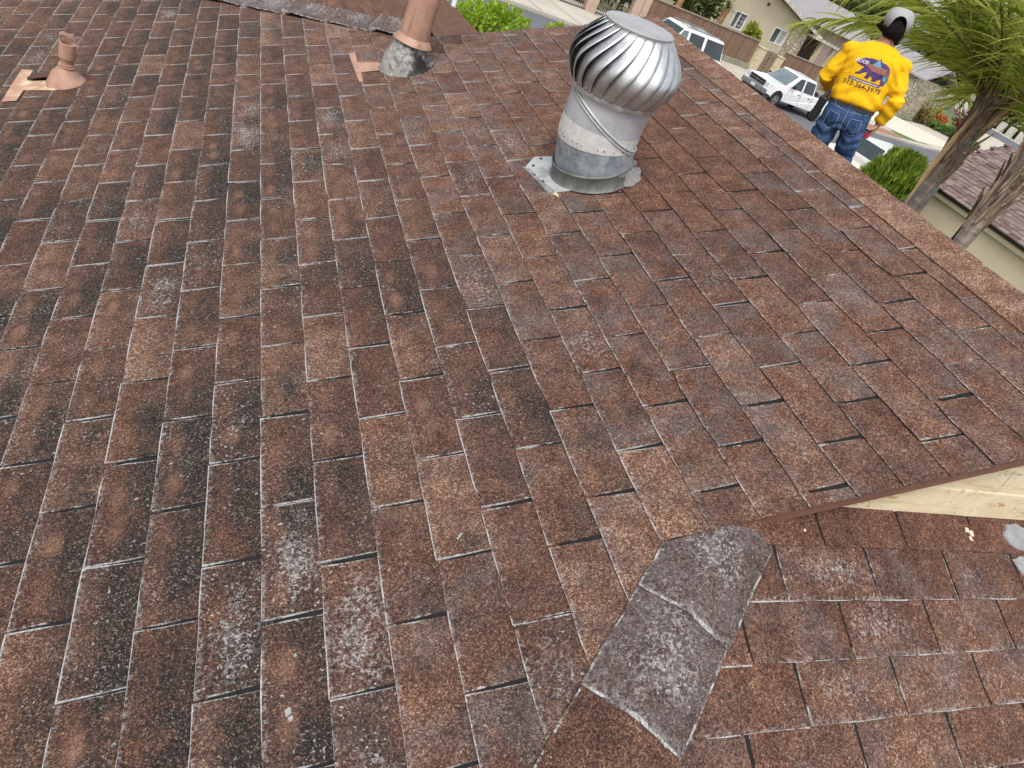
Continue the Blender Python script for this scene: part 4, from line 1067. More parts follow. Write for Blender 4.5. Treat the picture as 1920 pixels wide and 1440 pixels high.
WIN = [(-.05, 1.07, 1.62, 2.23), (5.8, 1.08, 7.85, 2.22)]
PK = -1.0
prof = ([-11, PK, 10.7], [3.05, 4.95, 2.85])
wall_with_holes('front_wall', -11, 10.7, prof, WIN, 0, .25, M_CREAMW, ch)
bm = bmesh.new()
v = [bm.verts.new(q) for q in ((-11, .26, 0), (10.7, .26, 0), (10.7, .26, 2.8), (-11, .26, 3.0), (-11, 14, 0), (10.7, 14, 0), (10.7, 14, 2.8), (-11, 14, 3.0))]
for f in ((7, 6, 5, 4), (0, 3, 7, 4), (1, 5, 6, 2)): bm.faces.new([v[i] for i in f])
bmobj('side_walls', bm, M_CREAMW, ch)
bm = bmesh.new(); box(bm, 9.45, -.04, 1.36, 2.6, .08, 2.72); bevel(bmobj('stone_veneer', bm, M_FLAG, ch), .01, 1)
for (a, z0, b, z1), kind in zip(WIN, ('grid', 'slide')):
    bm = bmesh.new(); fw = .07
    for bx in ((a + fw / 2, (z0 + z1) / 2, fw, z1 - z0), (b - fw / 2, (z0 + z1) / 2, fw, z1 - z0), ((a + b) / 2, z0 + fw / 2, b - a - 2 * fw, fw), ((a + b) / 2, z1 - fw / 2, b - a - 2 * fw, fw), ((a + b) / 2 + (.0 if kind == 'slide' else -.12), (z0 + z1) / 2, .06, z1 - z0 - 2 * fw)):
        box(bm, bx[0], .02, bx[1], bx[2], .10, bx[3])
    fr = bmobj('window', bm, M_WFRAME, ch)
    mid_ = (a + b) / 2
    bm = bmesh.new(); box(bm, (a + mid_) / 2, .10, (z0 + z1) / 2, mid_ - a - fw, .01, z1 - z0 - 2 * fw); bmobj('pane', bm, M_GLASS, fr)
    bm = bmesh.new(); box(bm, (b + mid_) / 2, .09, (z0 + z1) / 2, b - mid_ - fw, .01, z1 - z0 - 2 * fw); bmobj('pane', bm, M_BLIND if kind == 'slide' else M_GLASS, fr)
    bm = bmesh.new()
    for k in range(1, 4): box(bm, (b + mid_) / 2, .075, z0 + (z1 - z0) * k / 4, b - mid_ - fw, .012, .02)
    box(bm, (b + mid_) / 2 + .1, .074, (z0 + z1) / 2, .02, .012, z1 - z0 - .14)
    bmobj('glazing_bar', bm, M_WFRAME if kind == 'grid' else M_FRAIL, fr)
def roofslab(name, x0, z0, x1, z1, y0, y1, th_, mat, parent):
    bm = bmesh.new(); v = [bm.verts.new(q) for q in ((x0, y0, z0), (x1, y0, z1), (x1, y1, z1), (x0, y1, z0), (x0, y0, z0 + th_), (x1, y0, z1 + th_), (x1, y1, z1 + th_), (x0, y1, z0 + th_))]
    for f in ((0, 1, 2, 3), (7, 6, 5, 4), (0, 4, 5, 1), (3, 2, 6, 7), (0, 3, 7, 4), (1, 5, 6, 2)): bm.faces.new([v[i] for i in f])
    return bmobj(name, bm, mat, parent)
sl = (4.95 - 2.85) / (10.7 - PK)
M_PINKROOF = plain('faded_pink_roofing', (.40, .30, .285), .95, var=.1, scale=1.5)
roofslab('roof', PK, 4.99, 12.4, 4.99 - sl * 13.4, -.55, 14.4, .12, M_PINKROOF, ch)
roofslab('roof', -12.4, 4.99 - sl * 11.4, PK, 4.99, -.55, 14.4, .12, M_GREYROOF, ch)
roofslab('rake_board', PK, 4.90, 12.4, 4.90 - sl * 13.4, -.62, -.552, .24, M_TRIM, ch)
roofslab('rake_board', -12.4, 4.90 - sl * 11.4, PK, 4.90, -.62, -.552, .24, M_TRIM, ch)
bm = bmesh.new(); tube(bm, [(3.2, -.02, 3.35), (3.2, -.14, 3.35)], .11, 10); bmobj('wall_lamp', bm, M_RIVET, ch, 60)
# porch roof at the right corner
roofslab('porch_roof', 10.75, 2.55, 15.2, 2.42, -.9, 2.5, .18, M_TRIM, ch)
bm = bmesh.new(); box(bm, 12.9, .9, 1.2, 4.2, .12, 2.4); bmobj('porch_back_wall', bm, plain('dark_porch_wall', (.06, .04, .035), .9), ch)  # back wall in a very dark brown
bm = bmesh.new(); box(bm, 11.6, .6, .9, .5, .1, 1.8); bmobj('porch_door', bm, plain('orange_brown_door', (.40, .17, .06), .6), ch)
for x in (12.5, 14.9): bm = bmesh.new(); box(bm, x, -.6, 1.2, .3, .3, 2.4); bmobj('porch_post', bm, M_PILLAR, ch)
ph_ = thing('pink_house', 'pink stucco house with a grey roof behind the cream house', 'house', CA + CD * 14.5 + CN * 7.0, CRZ)
M_PINKW2 = plain('pink_stucco', (.46, .335, .315), .9, var=.06, scale=1)
bm = bmesh.new(); box(bm, 9.5, 4.0, 1.7, 26, 8, 3.4); bmobj('wall', bm, M_PINKW2, ph_)
for i, x in enumerate((3.0, 9.5)):
    bm = bmesh.new(); box(bm, x, -.03, 1.7, 1.8, .08, 1.2); fr = bmobj('window', bm, M_WFRAME, ph_)
    bm = bmesh.new(); box(bm, x, -.075, 1.7, 1.6, .02, 1.0); bmobj('pane', bm, M_GLASS, fr)
bm = bmesh.new(); v = [bm.verts.new(q) for q in ((-4.4, -.7, 3.3), (23.2, -.7, 3.3), (23.2, 4.2, 5.4), (-4.4, 4.2, 5.4), (-4.4, 9, 3.3), (23.2, 9, 3.3))]
bm.faces.new([v[i] for i in (0, 1, 2, 3)]); bm.faces.new([v[i] for i in (3, 2, 5, 4)]); bm.faces.new([v[i] for i in (0, 3, 4)]); bm.faces.new([v[i] for i in (1, 5, 2)]); bm.faces.new([v[i] for i in (0, 4, 5, 1)])
bmobj('roof', bm, M_GREYROOF, ph_)
bm = bmesh.new(); box(bm, 9.4, -.74, 3.25, 27.6, .06, .18); bmobj('fascia', bm, M_TRIM, ph_)
sh_ = thing('stone_house', 'house end clad in pale flagstone behind the palm fronds', 'house', (54.5, 50.8, 0), math.atan2(.42, 1))
bm = bmesh.new(); box(bm, 3.8, 3, 1.7, 8.5, 6, 3.4); bmobj('wall', bm, M_FLAG, sh_)
roofslab('roof', -.9, 3.3, 3.8, 4.7, -.6, 6.6, .14, M_GREYROOF, sh_); roofslab('roof', 3.8, 4.7, 8.6, 3.3, -.6, 6.6, .14, M_GREYROOF, sh_)

# ------------------------------------------------------------------ vehicles
def carpaint(name, col): 
    t = NT(name); p = t.obj(); n = t.noise(p, 2.0, 3); return t.set(t.ramp(n, [(.3, tuple(c * .93 for c in col)), (.7, col)]), .28, 0, .5, Coat_Weight=.6)
M_CARW = carpaint('white_car_paint', (.80, .80, .80)); M_CARS = carpaint('silver_car_paint', (.56, .57, .58)); M_CARB = carpaint('champagne_car_paint', (.60, .585, .52))
M_TYRE = plain('tyre_rubber', (.018, .018, .018), .85); M_RIM = plain('alloy_rim', (.32, .32, .33), .35, metal=.7)
M_BUMP = plain('dark_bumper_plastic', (.055, .055, .058), .5); M_BUMPG = plain('grey_bumper_steel', (.24, .24, .25), .35, metal=.5)
M_BLACK = plain('black_grille_plastic', (.012, .012, .013), .45); M_CHROME = plain('chrome', (.55, .56, .57), .18, metal=1.0, var=.03)
M_LAMP = plain('clear_headlamp', (.50, .53, .55), .12, spec=.8); M_AMBER = plain('amber_lamp', (.65, .26, .04), .25); M_RED = plain('red_lamp', (.42, .02, .02), .25)
M_CGLASS = glass_mat('tinted_car_glass', (.035, .05, .055), .05); M_CGLASSL = glass_mat('windscreen_glass', (.17, .22, .23), .06)
M_PLATE = plain('number_plate', (.62, .62, .60), .5); M_SEAM = plain('panel_gap', (.10, .10, .10), .8)
def extrude_profile(bm, poly, w, y0=0.0, inset=None):
    """side profile (x, z) extruded across y; inset(z) narrows the side faces"""
    f = inset or (lambda z: 0.0)
    a = [bm.verts.new((x, y0 - w + f(z), z)) for x, z in poly]; b = [bm.verts.new((x, y0 + w - f(z), z)) for x, z in poly]
    n = len(poly)
    bm.faces.new(a); bm.faces.new(b[::-1])
    for i in range(n): bm.faces.new((a[(i + 1) % n], a[i], b[i], b[(i + 1) % n]))
def arch(cx, r, z0, n=10, rev=False):
    pts = []
    for k in range(n + 1):
        a = math.pi * k / n; pts.append((cx + r * math.cos(a), z0 + r * math.sin(a) * 1.0))
    return pts
def wheel(parent, x, y, r, w=.24):
    s = 1 if y > 0 else -1
    th_ = bpy.data.objects.new('wheel', None); 
    bm = bmesh.new(); n = 28
    prof_ = [(r * .62, -w / 2 + .01), (r * .94, -w / 2), (r, -w / 2 + .035), (r, w / 2 - .035), (r * .94, w / 2), (r * .62, w / 2 - .01)]
    rings = [[bm.verts.new((x + rr_ * math.cos(2 * math.pi * k / n), y + yy, r + rr_ * math.sin(2 * math.pi * k / n))) for k in range(n)] for rr_, yy in prof_]
    for i in range(len(rings) - 1):
        for k in range(n): bm.faces.new((rings[i][k], rings[i][(k + 1) % n], rings[i + 1][(k + 1) % n], rings[i + 1][k]))
    ty = bmobj('wheel', bm, M_TYRE, parent, 40)
    bm = bmesh.new()
    tube(bm, [(x, y + s * (w / 2 - .06), r), (x, y + s * (w / 2 - .012), r)], [r * .64, r * .60], 24, up=(0, 0, 1))
    tube(bm, [(x, y + s * (w / 2 - .03), r), (x, y + s * (w / 2 + .012), r)], [r * .2, r * .15], 12, up=(0, 0, 1))
    bmobj('rim', bm, M_RIM, ty, 40)
    bm = bmesh.new()
    for k in range(5):
        a = 2 * math.pi * k / 5 + .3; c = Vector((x + math.cos(a) * r * .38, y + s * (w / 2 - .008), r + math.sin(a) * r * .38)); tube(bm, [c, c + Vector((0, s * .003, 0))], r * .10, 8, up=(0, 0, 1))
    bmobj('rim_hole', bm, M_BLACK, ty)
def quad(name, pts, mat, parent, th_=.012):
    P_ = [Vector(q) for q in pts]; n = (P_[1] - P_[0]).cross(P_[-1] - P_[0]).normalized()
    bm = bmesh.new(); a = [bm.verts.new(q + n * th_) for q in P_]; b = [bm.verts.new(q - n * .01) for q in P_]
    bm.faces.new(a); bm.faces.new(b[::-1]); k = len(a)
    for i in range(k): bm.faces.new((a[(i + 1) % k], a[i], b[i], b[(i + 1) % k]))
    return bmobj(name, bm, mat, parent)
def bx(name, c, s, mat, parent, bev=.0, rot=None):
    bm = bmesh.new(); box(bm, *c, *s, rot); o = bmobj(name, bm, mat, parent)
    if bev: bevel(o, bev, 2)
    return o
def greenhouse(parent, xb0, xb1, xt0, xt1, zb, zt, wb, wt, mat):
    """cabin as a tapered shell; returns function giving points on its sides"""
    bm = bmesh.new(); lower = [(xb0, wb), (xb1, wb), (xb1, -wb), (xb0, -wb)]; upper = [(xt0, wt), (xt1, wt), (xt1, -wt), (xt0, -wt)]
    a = [bm.verts.new((x, y, zb)) for x, y in lower]; b = [bm.verts.new((x, y, zt)) for x, y in upper]
    bm.faces.new(b); bm.faces.new(a[::-1])
    for i in range(4): bm.faces.new((a[i], a[(i + 1) % 4], b[(i + 1) % 4], b[i]))
    bevel(bmobj('cabin', bm, mat, parent), .09, 3, 20)
    def side(x, z, s): 
        f = (z - zb) / (zt - zb); return Vector((x, s * (wb + (wt - wb) * f), z))
    def front(y, z, end):
        f = (z - zb) / (zt - zb); x0, x1 = (xb1, xt1) if end > 0 else (xb0, xt0); return Vector((x0 + (x1 - x0) * f, y * (wb + (wt - wb) * f), z))
    return side, front
def sidewin(parent, side, pts, mat):
    for s in (-1, 1):
        P_ = [side(x, z, s) + Vector((0, s * .004, 0)) for x, z in pts]
        if s < 0: P_ = P_
        else: P_ = P_[::-1]
        quad('side_window', P_, mat, parent)
# the white pickup: +x is its front
def pickup(loc, rz):
    v = thing('pickup_truck', 'white crew cab pickup truck parked at the far kerb beside the man in yellow', 'pickup truck', loc, rz)
    fx, rx = 1.86, -1.80
    poly = [(-2.88, .55), (-2.88, 1.22), (-.98, 1.20), (-.98, 1.16), (1.25, 1.16), (1.45, 1.20), (2.62, 1.10), (2.86, .98), (2.88, .55), (2.45, .50)]
    poly += [(fx + .47 * math.cos(a), .42 + .47 * math.sin(a)) for a in [math.pi * k / 9 for k in range(0, 10)]]
    poly += [(1.3, .42), (-1.2, .42)] + [(rx + .47 * math.cos(a), .42 + .47 * math.sin(a)) for a in [math.pi * k / 9 for k in range(0, 10)]] + [(-2.4, .50)]
    bm = bmesh.new(); extrude_profile(bm, poly, .985, 0, lambda z: .05 * max(0, z - .85) / .35 + .03 * max(0, .6 - z)); bevel(bmobj('body', bm, M_CARW, v), .035, 2, 25)
    side, front = greenhouse(v, -1.02, 1.55, -.86, .62, 1.14, 1.90, .93, .74, M_CARW)
    quad('windscreen', [front(-.88, 1.20, 1), front(.88, 1.20, 1), front(.88, 1.82, 1), front(-.88, 1.82, 1)], M_CGLASSL, v)
    quad('rear_window', [front(.85, 1.25, -1), front(-.85, 1.25, -1), front(-.85, 1.80, -1), front(.85, 1.80, -1)], M_CGLASS, v)
    sidewin(v, side, [(.20, 1.22), (1.12, 1.22), (.92, 1.42), (.56, 1.78), (.20, 1.80)][::1], M_CGLASSL if False else M_CGLASS)
    sidewin(v, side, [(-.82, 1.22), (.06, 1.22), (.06, 1.80), (-.76, 1.80)], M_CGLASS)
    for sx in (-1, 1):
        for xx, lb in ((.13, 'door_gap'), (-.90, 'door_gap'), (1.22, 'door_gap')): bx(lb, (xx, sx * .975, .85), (.012, .022, .62), M_SEAM, v)
        for xx in (.32, -.62): bx('door_handle', (xx, sx * .985, 1.02), (.16, .03, .035), M_BLACK, v, .008)
        bx('wing_mirror', (1.05, sx * 1.06, 1.30), (.14, .16, .18), M_BLACK, v, .03)
        bx('headlight', (2.80, sx * .78, .93), (.14, .30, .26), M_LAMP, v, .03); bx('indicator', (2.70, sx * .93, .90), (.16, .06, .24), M_AMBER, v, .015)
        bx('tail_light', (-2.875, sx * .90, 1.0), (.03, .12, .36), M_RED, v, .01)
        bx('wheel_arch', (fx, sx * .90, .52), (.90, .10, .62), M_BLACK, v, .02); bx('wheel_arch', (rx, sx * .90, .52), (.90, .10, .62), M_BLACK, v, .02)
    for xx in (fx, rx):
        for sx in (-1, 1): wheel(v, xx, sx * .87, .40, .25)
    bx('grille', (2.86, 0, .94), (.06, 1.24, .30), M_BLACK, v, .01)
    for zz in (1.07, .93, .80): bx('grille_bar', (2.895, 0, zz), (.03, 1.26, .035), M_BUMPG, v, .008)
    bx('badge', (2.92, 0, .93), (.012, .16, .055), plain('gold_badge', (.35, .27, .10), .35, metal=.6), v)
    bx('front_bumper', (2.90, 0, .60), (.22, 1.98, .28), M_BUMPG, v, .05); bx('lower_valance', (2.86, 0, .42), (.18, 1.8, .16), M_BLACK, v, .03)
    bx('number_plate', (3.02, -.0, .62), (.012, .32, .15), M_PLATE, v)
    bx('rear_bumper', (-2.95, 0, .60), (.16, 1.9, .20), M_BUMPG, v, .03)
    bx('load_bed', (-1.93, 0, 1.17), (1.75, 1.6, .12), M_BLACK, v); bx('underbody', (0, 0, .45), (4.6, 1.5, .16), M_BLACK, v)
    bx('tool_box', (-1.22, 0, 1.30), (.42, 1.5, .26), M_BLACK, v, .03)
    return v
TRZ = math.atan2(.26, .965)
def at_dir(x, y, rz): return (x, y, 0.0)
pk = pickup((27.03, 32.0, .0), math.pi + .18); pk.scale = (.92, .92, .92)
def wagon(name, label, loc, rz, mat, h, glass, racks=True, rear_red=True, hood=True, L=2.5):
    v = thing(name, label, 'car', loc, rz)
    fx, rx = L * .60, -L * .58
    zs = h * .57
    poly = [(-L, .45), (-L, zs), (L * .42, zs), (L * .90, zs - .10), (L, zs - .28), (L, .42), (fx + .44, .38)]
    poly += [(fx + .42 * math.cos(a), .36 + .42 * math.sin(a)) for a in [math.pi * k / 9 for k in range(0, 10)]]
    poly += [(rx + .42 * math.cos(a), .36 + .42 * math.sin(a)) for a in [math.pi * k / 9 for k in range(0, 10)]] + [(-L * .95, .40)]
    bm = bmesh.new(); extrude_profile(bm, poly, .95, 0, lambda z: .05 * max(0, z - .7) / .4); bevel(bmobj('body', bm, mat, v), .05, 3, 25)
    side, front = greenhouse(v, -L * .985, L * .46, -L * .90, L * .16, zs - .02, h, .90, .70, mat)
    quad('windscreen', [front(-.86, zs + .06, 1), front(.86, zs + .06, 1), front(.84, h - .09, 1), front(-.84, h - .09, 1)], M_CGLASS, v)
    quad('rear_window', [front(.86, zs + .06, -1), front(-.86, zs + .06, -1), front(-.84, h - .10, -1), front(.84, h - .10, -1)], M_CGLASS, v)
    zt_ = h - .10; zb_ = zs + .05
    sidewin(v, side, [(.10 * L, zb_), (.40 * L, zb_), (.22 * L, zt_), (.10 * L, zt_)], glass)
    sidewin(v, side, [(-.34 * L, zb_), (.03 * L, zb_), (.03 * L, zt_), (-.34 * L, zt_)], M_CGLASS)
    sidewin(v, side, [(-.92 * L, zb_), (-.42 * L, zb_), (-.42 * L, zt_), (-.88 * L, zt_)], M_CGLASS)
    for s in (-1, 1):
        for xx in (.065 * L, -.38 * L): bx('door_gap', (xx, s * .945, .82), (.012, .018, .6), M_SEAM, v)
        for xx in (.16 * L, -.26 * L): bx('door_handle', (xx, s * .945, zs - .13), (.15, .03, .03), M_SEAM, v, .006)
        if racks: bm = bmesh.new(); tube(bm, [(-L * .8, s * .60, h + .02), (-L * .75, s * .60, h + .06), (.05 * L, s * .60, h + .06), (.1 * L, s * .60, h + .0)], .022, 6); bmobj('roof_rail', bm, M_BUMPG, v, 60)
        bx('tail_light', (-L * .985, s * .82, zs - .12), (.06, .14, .34), M_RED, v, .015)
        bx('headlight', (L * .97, s * .70, zs - .30), (.10, .34, .16), M_LAMP, v, .02)
        bx('wing_mirror', (.40 * L, s * 1.0, zs + .12), (.12, .16, .13), mat, v, .02)
        for xx in (fx, rx): wheel(v, xx, s * .84, .345, .22)
    if racks:
        for xx in (-.55 * L, -.15 * L): bm = bmesh.new(); tube(bm, [(xx, -.60, h + .065), (xx, .60, h + .065)], .018, 6); bmobj('cross_bar', bm, M_BUMPG, v, 60)
    bx('front_bumper', (L * 1.0, 0, .48), (.14, 1.78, .22), mat, v, .04); bx('rear_bumper', (-L * 1.0, 0, .50), (.14, 1.78, .26), M_BUMP if not racks else mat, v, .04)
    bx('underbody', (0, 0, .34), (L * 1.7, 1.5, .14), M_BLACK, v); bx('grille', (L * .995, 0, zs - .30), (.03, .9, .13), M_BLACK, v)
    bx('number_plate', (-L * 1.0 - .075, 0, .62), (.012, .32, .15), M_PLATE, v)
    return v
wagon('estate_car', 'white sport utility wagon with roof rails parked in front of the plank fence', (18.35, 30.2, 0), math.pi + math.atan2(.22, .975), M_CARS if False else M_CARW, 1.86, M_CGLASSL, True, L=2.42)
wagon('hatchback_car', 'champagne coloured car half hidden by the conifer hedge and the man in jeans', (24.7, 22.5, 0), math.pi + math.atan2(.28, .96), M_CARB, 1.52, M_CGLASS, False, L=2.3)

# ------------------------------------------------------------------ conifer shrubs by the neighbour's wall
def conifer(label, loc, rad, h, n, sd, group=None):
    th_ = thing('conifer_shrub', label, 'shrub', loc, 0, group); rr = random.Random(sd); lv = Leaves()
    for i in range(n):
        zf = rr.random() ** .8; a = rr.uniform(0, 2 * math.pi); z = h * (.06 + .94 * zf)
        pr_ = rad * (math.sin(math.pi * min(1, (1 - zf) * .52 + .06)) ** .55) * (1 - max(0, zf - .82) * 2.6)
        lump = 1 + .16 * math.sin(a * 5 + zf * 7 + sd) + .08 * math.sin(a * 11 - zf * 13)
        k = rr.random() ** .25; r = max(.02, pr_) * lump * k
        q = Vector((r * math.cos(a), r * math.sin(a), z)); out = Vector((math.cos(a), math.sin(a), 0))
        d = (out * rr.uniform(.15, .7) + Vector((0, 0, 1)) + rdir(rr) * .35).normalized()
        side = d.cross(out + rdir(rr) * .8).normalized() if rr.random() < .7 else d.cross(Z + rdir(rr)).normalized()
        L = rr.uniform(.10, .22)
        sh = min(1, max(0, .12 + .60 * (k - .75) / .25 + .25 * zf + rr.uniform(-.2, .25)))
        lv.blade(q, d, side, L, rr.uniform(.022, .05), sh, -.1, 2)
    lv.build('crown', M_HEDGE, th_); trunk_obj('trunk', [(0, 0, 0), (0, 0, h * .8)], [.12, .05], th_)
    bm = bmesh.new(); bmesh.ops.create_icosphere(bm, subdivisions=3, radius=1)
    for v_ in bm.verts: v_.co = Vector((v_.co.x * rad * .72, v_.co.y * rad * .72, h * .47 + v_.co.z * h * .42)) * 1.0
    bmobj('inner_shade', bm, plain('dark_inner_shade', (.010, .016, .006), 1.0), th_, 180)  # solid near-black body put in as the shade inside the crown
    return th_
conifer('large rounded bright green conifer shrub in front of the neighbouring wall', (15.42, 12.66, 0), .92, 2.93, 9000, 5, 'conifer shrubs by the neighbouring building')
conifer('smaller darker conifer shrub behind the large one, beside the palm trunk', (16.3, 13.9, 0), .62, 2.72, 3000, 6, 'conifer shrubs by the neighbouring building')

# ------------------------------------------------------------------ neighbouring building on the right
nb = thing('neighbour_garage', 'tan stucco building with a mauve brown shingle roof beside the palms', 'building', (16.4, 13.4, 0))
M_TAN = plain('tan_stucco', (.58, .49, .345), .9, var=.05, scale=1.2, bump=.1, bscale=40)
M_FASC = plain('tan_fascia', (.50, .42, .29), .7, var=.08, scale=3); M_GUT = plain('dark_roof_edge', (.035, .022, .018), .7)
EZ = 2.56
roofL = 16.0
bm = bmesh.new(); box(bm, 4.18, -8.15, EZ / 2 - .08, 8.0, 15.7, EZ - .1); bmobj('wall', bm, M_TAN, nb)
npitch = math.atan2(1.40, 2.7)
def nroof(s, y, h=0): return Vector((s * math.cos(npitch) - h * math.sin(npitch), y, EZ + s * math.sin(npitch) + h * math.cos(npitch)))
RS = 2.7 / math.cos(npitch)
t = NT('mauve_shingles'); p = t.pos(); a = t.attr('shade'); g = t.noise(p, 60, 3)
sp_ = t.n('ShaderNodeSeparateColor'); t.l(a.outputs['Color'], sp_.inputs[0])
M_MAUVE = t.set(t.ramp(t.math('MULTIPLY_ADD', g, .35, t.math('MULTIPLY', sp_.outputs[0], .7)), [(.15, (.115, .075, .066)), (.55, (.175, .122, .108)), (.95, (.235, .175, .16))]), .95)
deck = mesh('roof', [nroof(0, .12, -.02), nroof(RS, .12, -.02), nroof(RS, -roofL, -.02), nroof(0, -roofL, -.02), nroof(0, .12, -.08), nroof(RS, .12, -.08), nroof(RS, -roofL, -.08), nroof(0, -roofL, -.08)], [(0, 1, 2, 3), (7, 6, 5, 4), (0, 4, 5, 1), (1, 5, 6, 2), (2, 6, 7, 3), (3, 7, 4, 0)], M_GUT, nb)
vs_, fs_, cs_ = [], [], []
rr = random.Random(9); k = 0; s_ = -.03
while s_ < RS:
    y = .15 - (k % 3) * .1
    while y > -roofL:
        w_ = rr.choice((.15, .22, .3)); sh = rr.random(); h_ = .006 + .010 * (rr.random() < .5); b = len(vs_); s1 = min(RS, s_ + .16)
        pts = [(s_, y, h_ + .012), (s_, y - w_ + .006, h_ + .012), (s1, y - w_ + .006, h_), (s1, y, h_)]
        vs_ += [nroof(*q) for q in pts] + [nroof(q[0], q[1], -.01) for q in pts[:2]]
        fs_ += [(b, b + 1, b + 2, b + 3), (b + 4, b + 5, b + 1, b)]; cs_ += [(sh, sh, sh, 1)] * 6; y -= w_
    s_ += .14; k += 1
mesh('shingle_field', vs_, fs_, M_MAUVE, deck, None, None, {'shade': cs_}, 'stuff')
mesh('roof', [Vector((2 * 2.7 - q.x, q.y, q.z)) for q in (nroof(0, .12), nroof(RS, .12), nroof(RS, -roofL), nroof(0, -roofL))], [(0, 1, 2, 3)], M_MAUVE, nb)
bm = bmesh.new(); box(bm, .06, -7.95, EZ - .05, .05, 16.1, .10); bmobj('roof_edge', bm, M_GUT, nb)
bm = bmesh.new(); box(bm, .10, -7.95, EZ - .16, .06, 16.0, .11); bmobj('fascia', bm, M_FASC, nb)
bm = bmesh.new(); v = [bm.verts.new(q) for q in ((.3, -.28, EZ - .1), (5.2, -.28, EZ - .1), (2.7, -.28, EZ + 1.25), (.3, -.4, EZ - .1), (5.2, -.4, EZ - .1), (2.7, -.4, EZ + 1.25))]
bm.faces.new(v[:3]); bm.faces.new(v[3:][::-1]); bm.faces.new((v[0], v[3], v[5], v[2])); bm.faces.new((v[1], v[2], v[5], v[4]))
bmobj('gable', bm, M_TAN, nb)
bx('wall_vent', (.16, -2.6, 1.62), (.05, .22, .12), M_RIVET, nb)

# ------------------------------------------------------------------ palms
t = NT('palm_trunk_bark'); p = t.obj(); rg_ = t.noise(t.mapping(p, (3, 3, 14)), 1.0, 4, .6); n2 = t.noise(t.mapping(p, (18, 18, 3)), 1.0, 5, .65)
M_PTRUNK = t.set(t.ramp(t.math('MULTIPLY_ADD', n2, .5, t.math('MULTIPLY', rg_, .5)), [(.3, (.07, .055, .045)), (.5, (.20, .165, .14)), (.7, (.38, .335, .295))]), .9); t.bump(t.math('ADD', n2, rg_), .8, .03)
t = NT('shaggy_palm_husk'); p = t.obj(); n2 = t.noise(t.mapping(p, (26, 26, 3)), 1.0, 5, .65)
M_HUSK = t.set(t.ramp(n2, [(.3, (.06, .036, .022)), (.5, (.19, .125, .082)), (.7, (.43, .34, .25))]), .9); t.bump(n2, .8, .03)
M_SLEEVE = plain('grey_metal_sleeve', (.21, .21, .225), .45, metal=.5, var=.2, scale=7)
M_CHAR = plain('charred_dark_trunk', (.022, .015, .012), .9, var=.5, scale=10, bump=.8, bscale=30)
M_STALK = plain('green_frond_stalk', (.13, .14, .04), .6, var=.2, scale=5); M_DRY = plain('dry_frond_stalk', (.42, .30, .15), .7, var=.2, scale=5)
def frond(parent, base, az, el, L, sd, green=(.2, 1.0), droop=1.5, leafL=.70):
    rr = random.Random(sd); lv = Leaves(); n = 24
    d = Vector((math.cos(az) * math.cos(el), math.sin(az) * math.cos(el), math.sin(el))); q = Vector(base); pts = [q.copy()]
    for i in range(n):
        d = (d + Vector((0, 0, -droop / n * (.35 + 1.3 * i / n)))).normalized(); q = q + d * (L / n); pts.append(q.copy())
    bm = bmesh.new(); rad_ = [max(.004, .024 * (1 - i / n) + .004) for i in range(n + 1)]; tube(bm, pts, rad_, 5)
    st_ = bmobj('frond', bm, M_STALK, parent, 60)
    tone = rr.uniform(-.16, .16)
    for i in range(int(n * .16), n + 1):
        dd = (pts[min(i + 1, n)] - pts[max(0, i - 1)]).normalized(); sd_ = dd.cross(Z)
        sd_ = sd_.normalized() if sd_.length > .05 else Vector((1, 0, 0))
        f = i / n; ll = leafL * (math.sin(math.pi * min(.97, .18 + .72 * f)) ** .6)
        for s in (-1, 1):
            for m in range(2):
                qq = pts[i].lerp(pts[min(i + 1, n)], m / 2)
                up_ = rr.uniform(-.25, .55)
                d2 = (sd_ * s * rr.uniform(.5, 1.0) + dd * rr.uniform(.45, .95) + Z * up_).normalized()
                lv.blade(qq, d2, dd.cross(d2).normalized().lerp(Z, .3).normalized(), ll * rr.uniform(.85, 1.3), .021, min(1, max(0, green[0] + (green[1] - green[0]) * rr.random() + tone)), rr.uniform(.4, 1.5), 4)
    lv.build('leaflets', M_PALMG, st_)
def stub(parent, z, az, rad, L, out, mat, w=.05):
    bm = bmesh.new(); o_ = Vector((math.cos(az), math.sin(az), 0)); p0 = Vector((0, 0, z)) + o_ * rad
    tube(bm, [p0, p0 + o_ * out * .35 + Z * L * .45, p0 + o_ * out + Z * L], [(w, .018), (w * .7, .014), (w * .15, .006)], 6)
    bmobj('leaf_base', bm, mat, parent, 60)
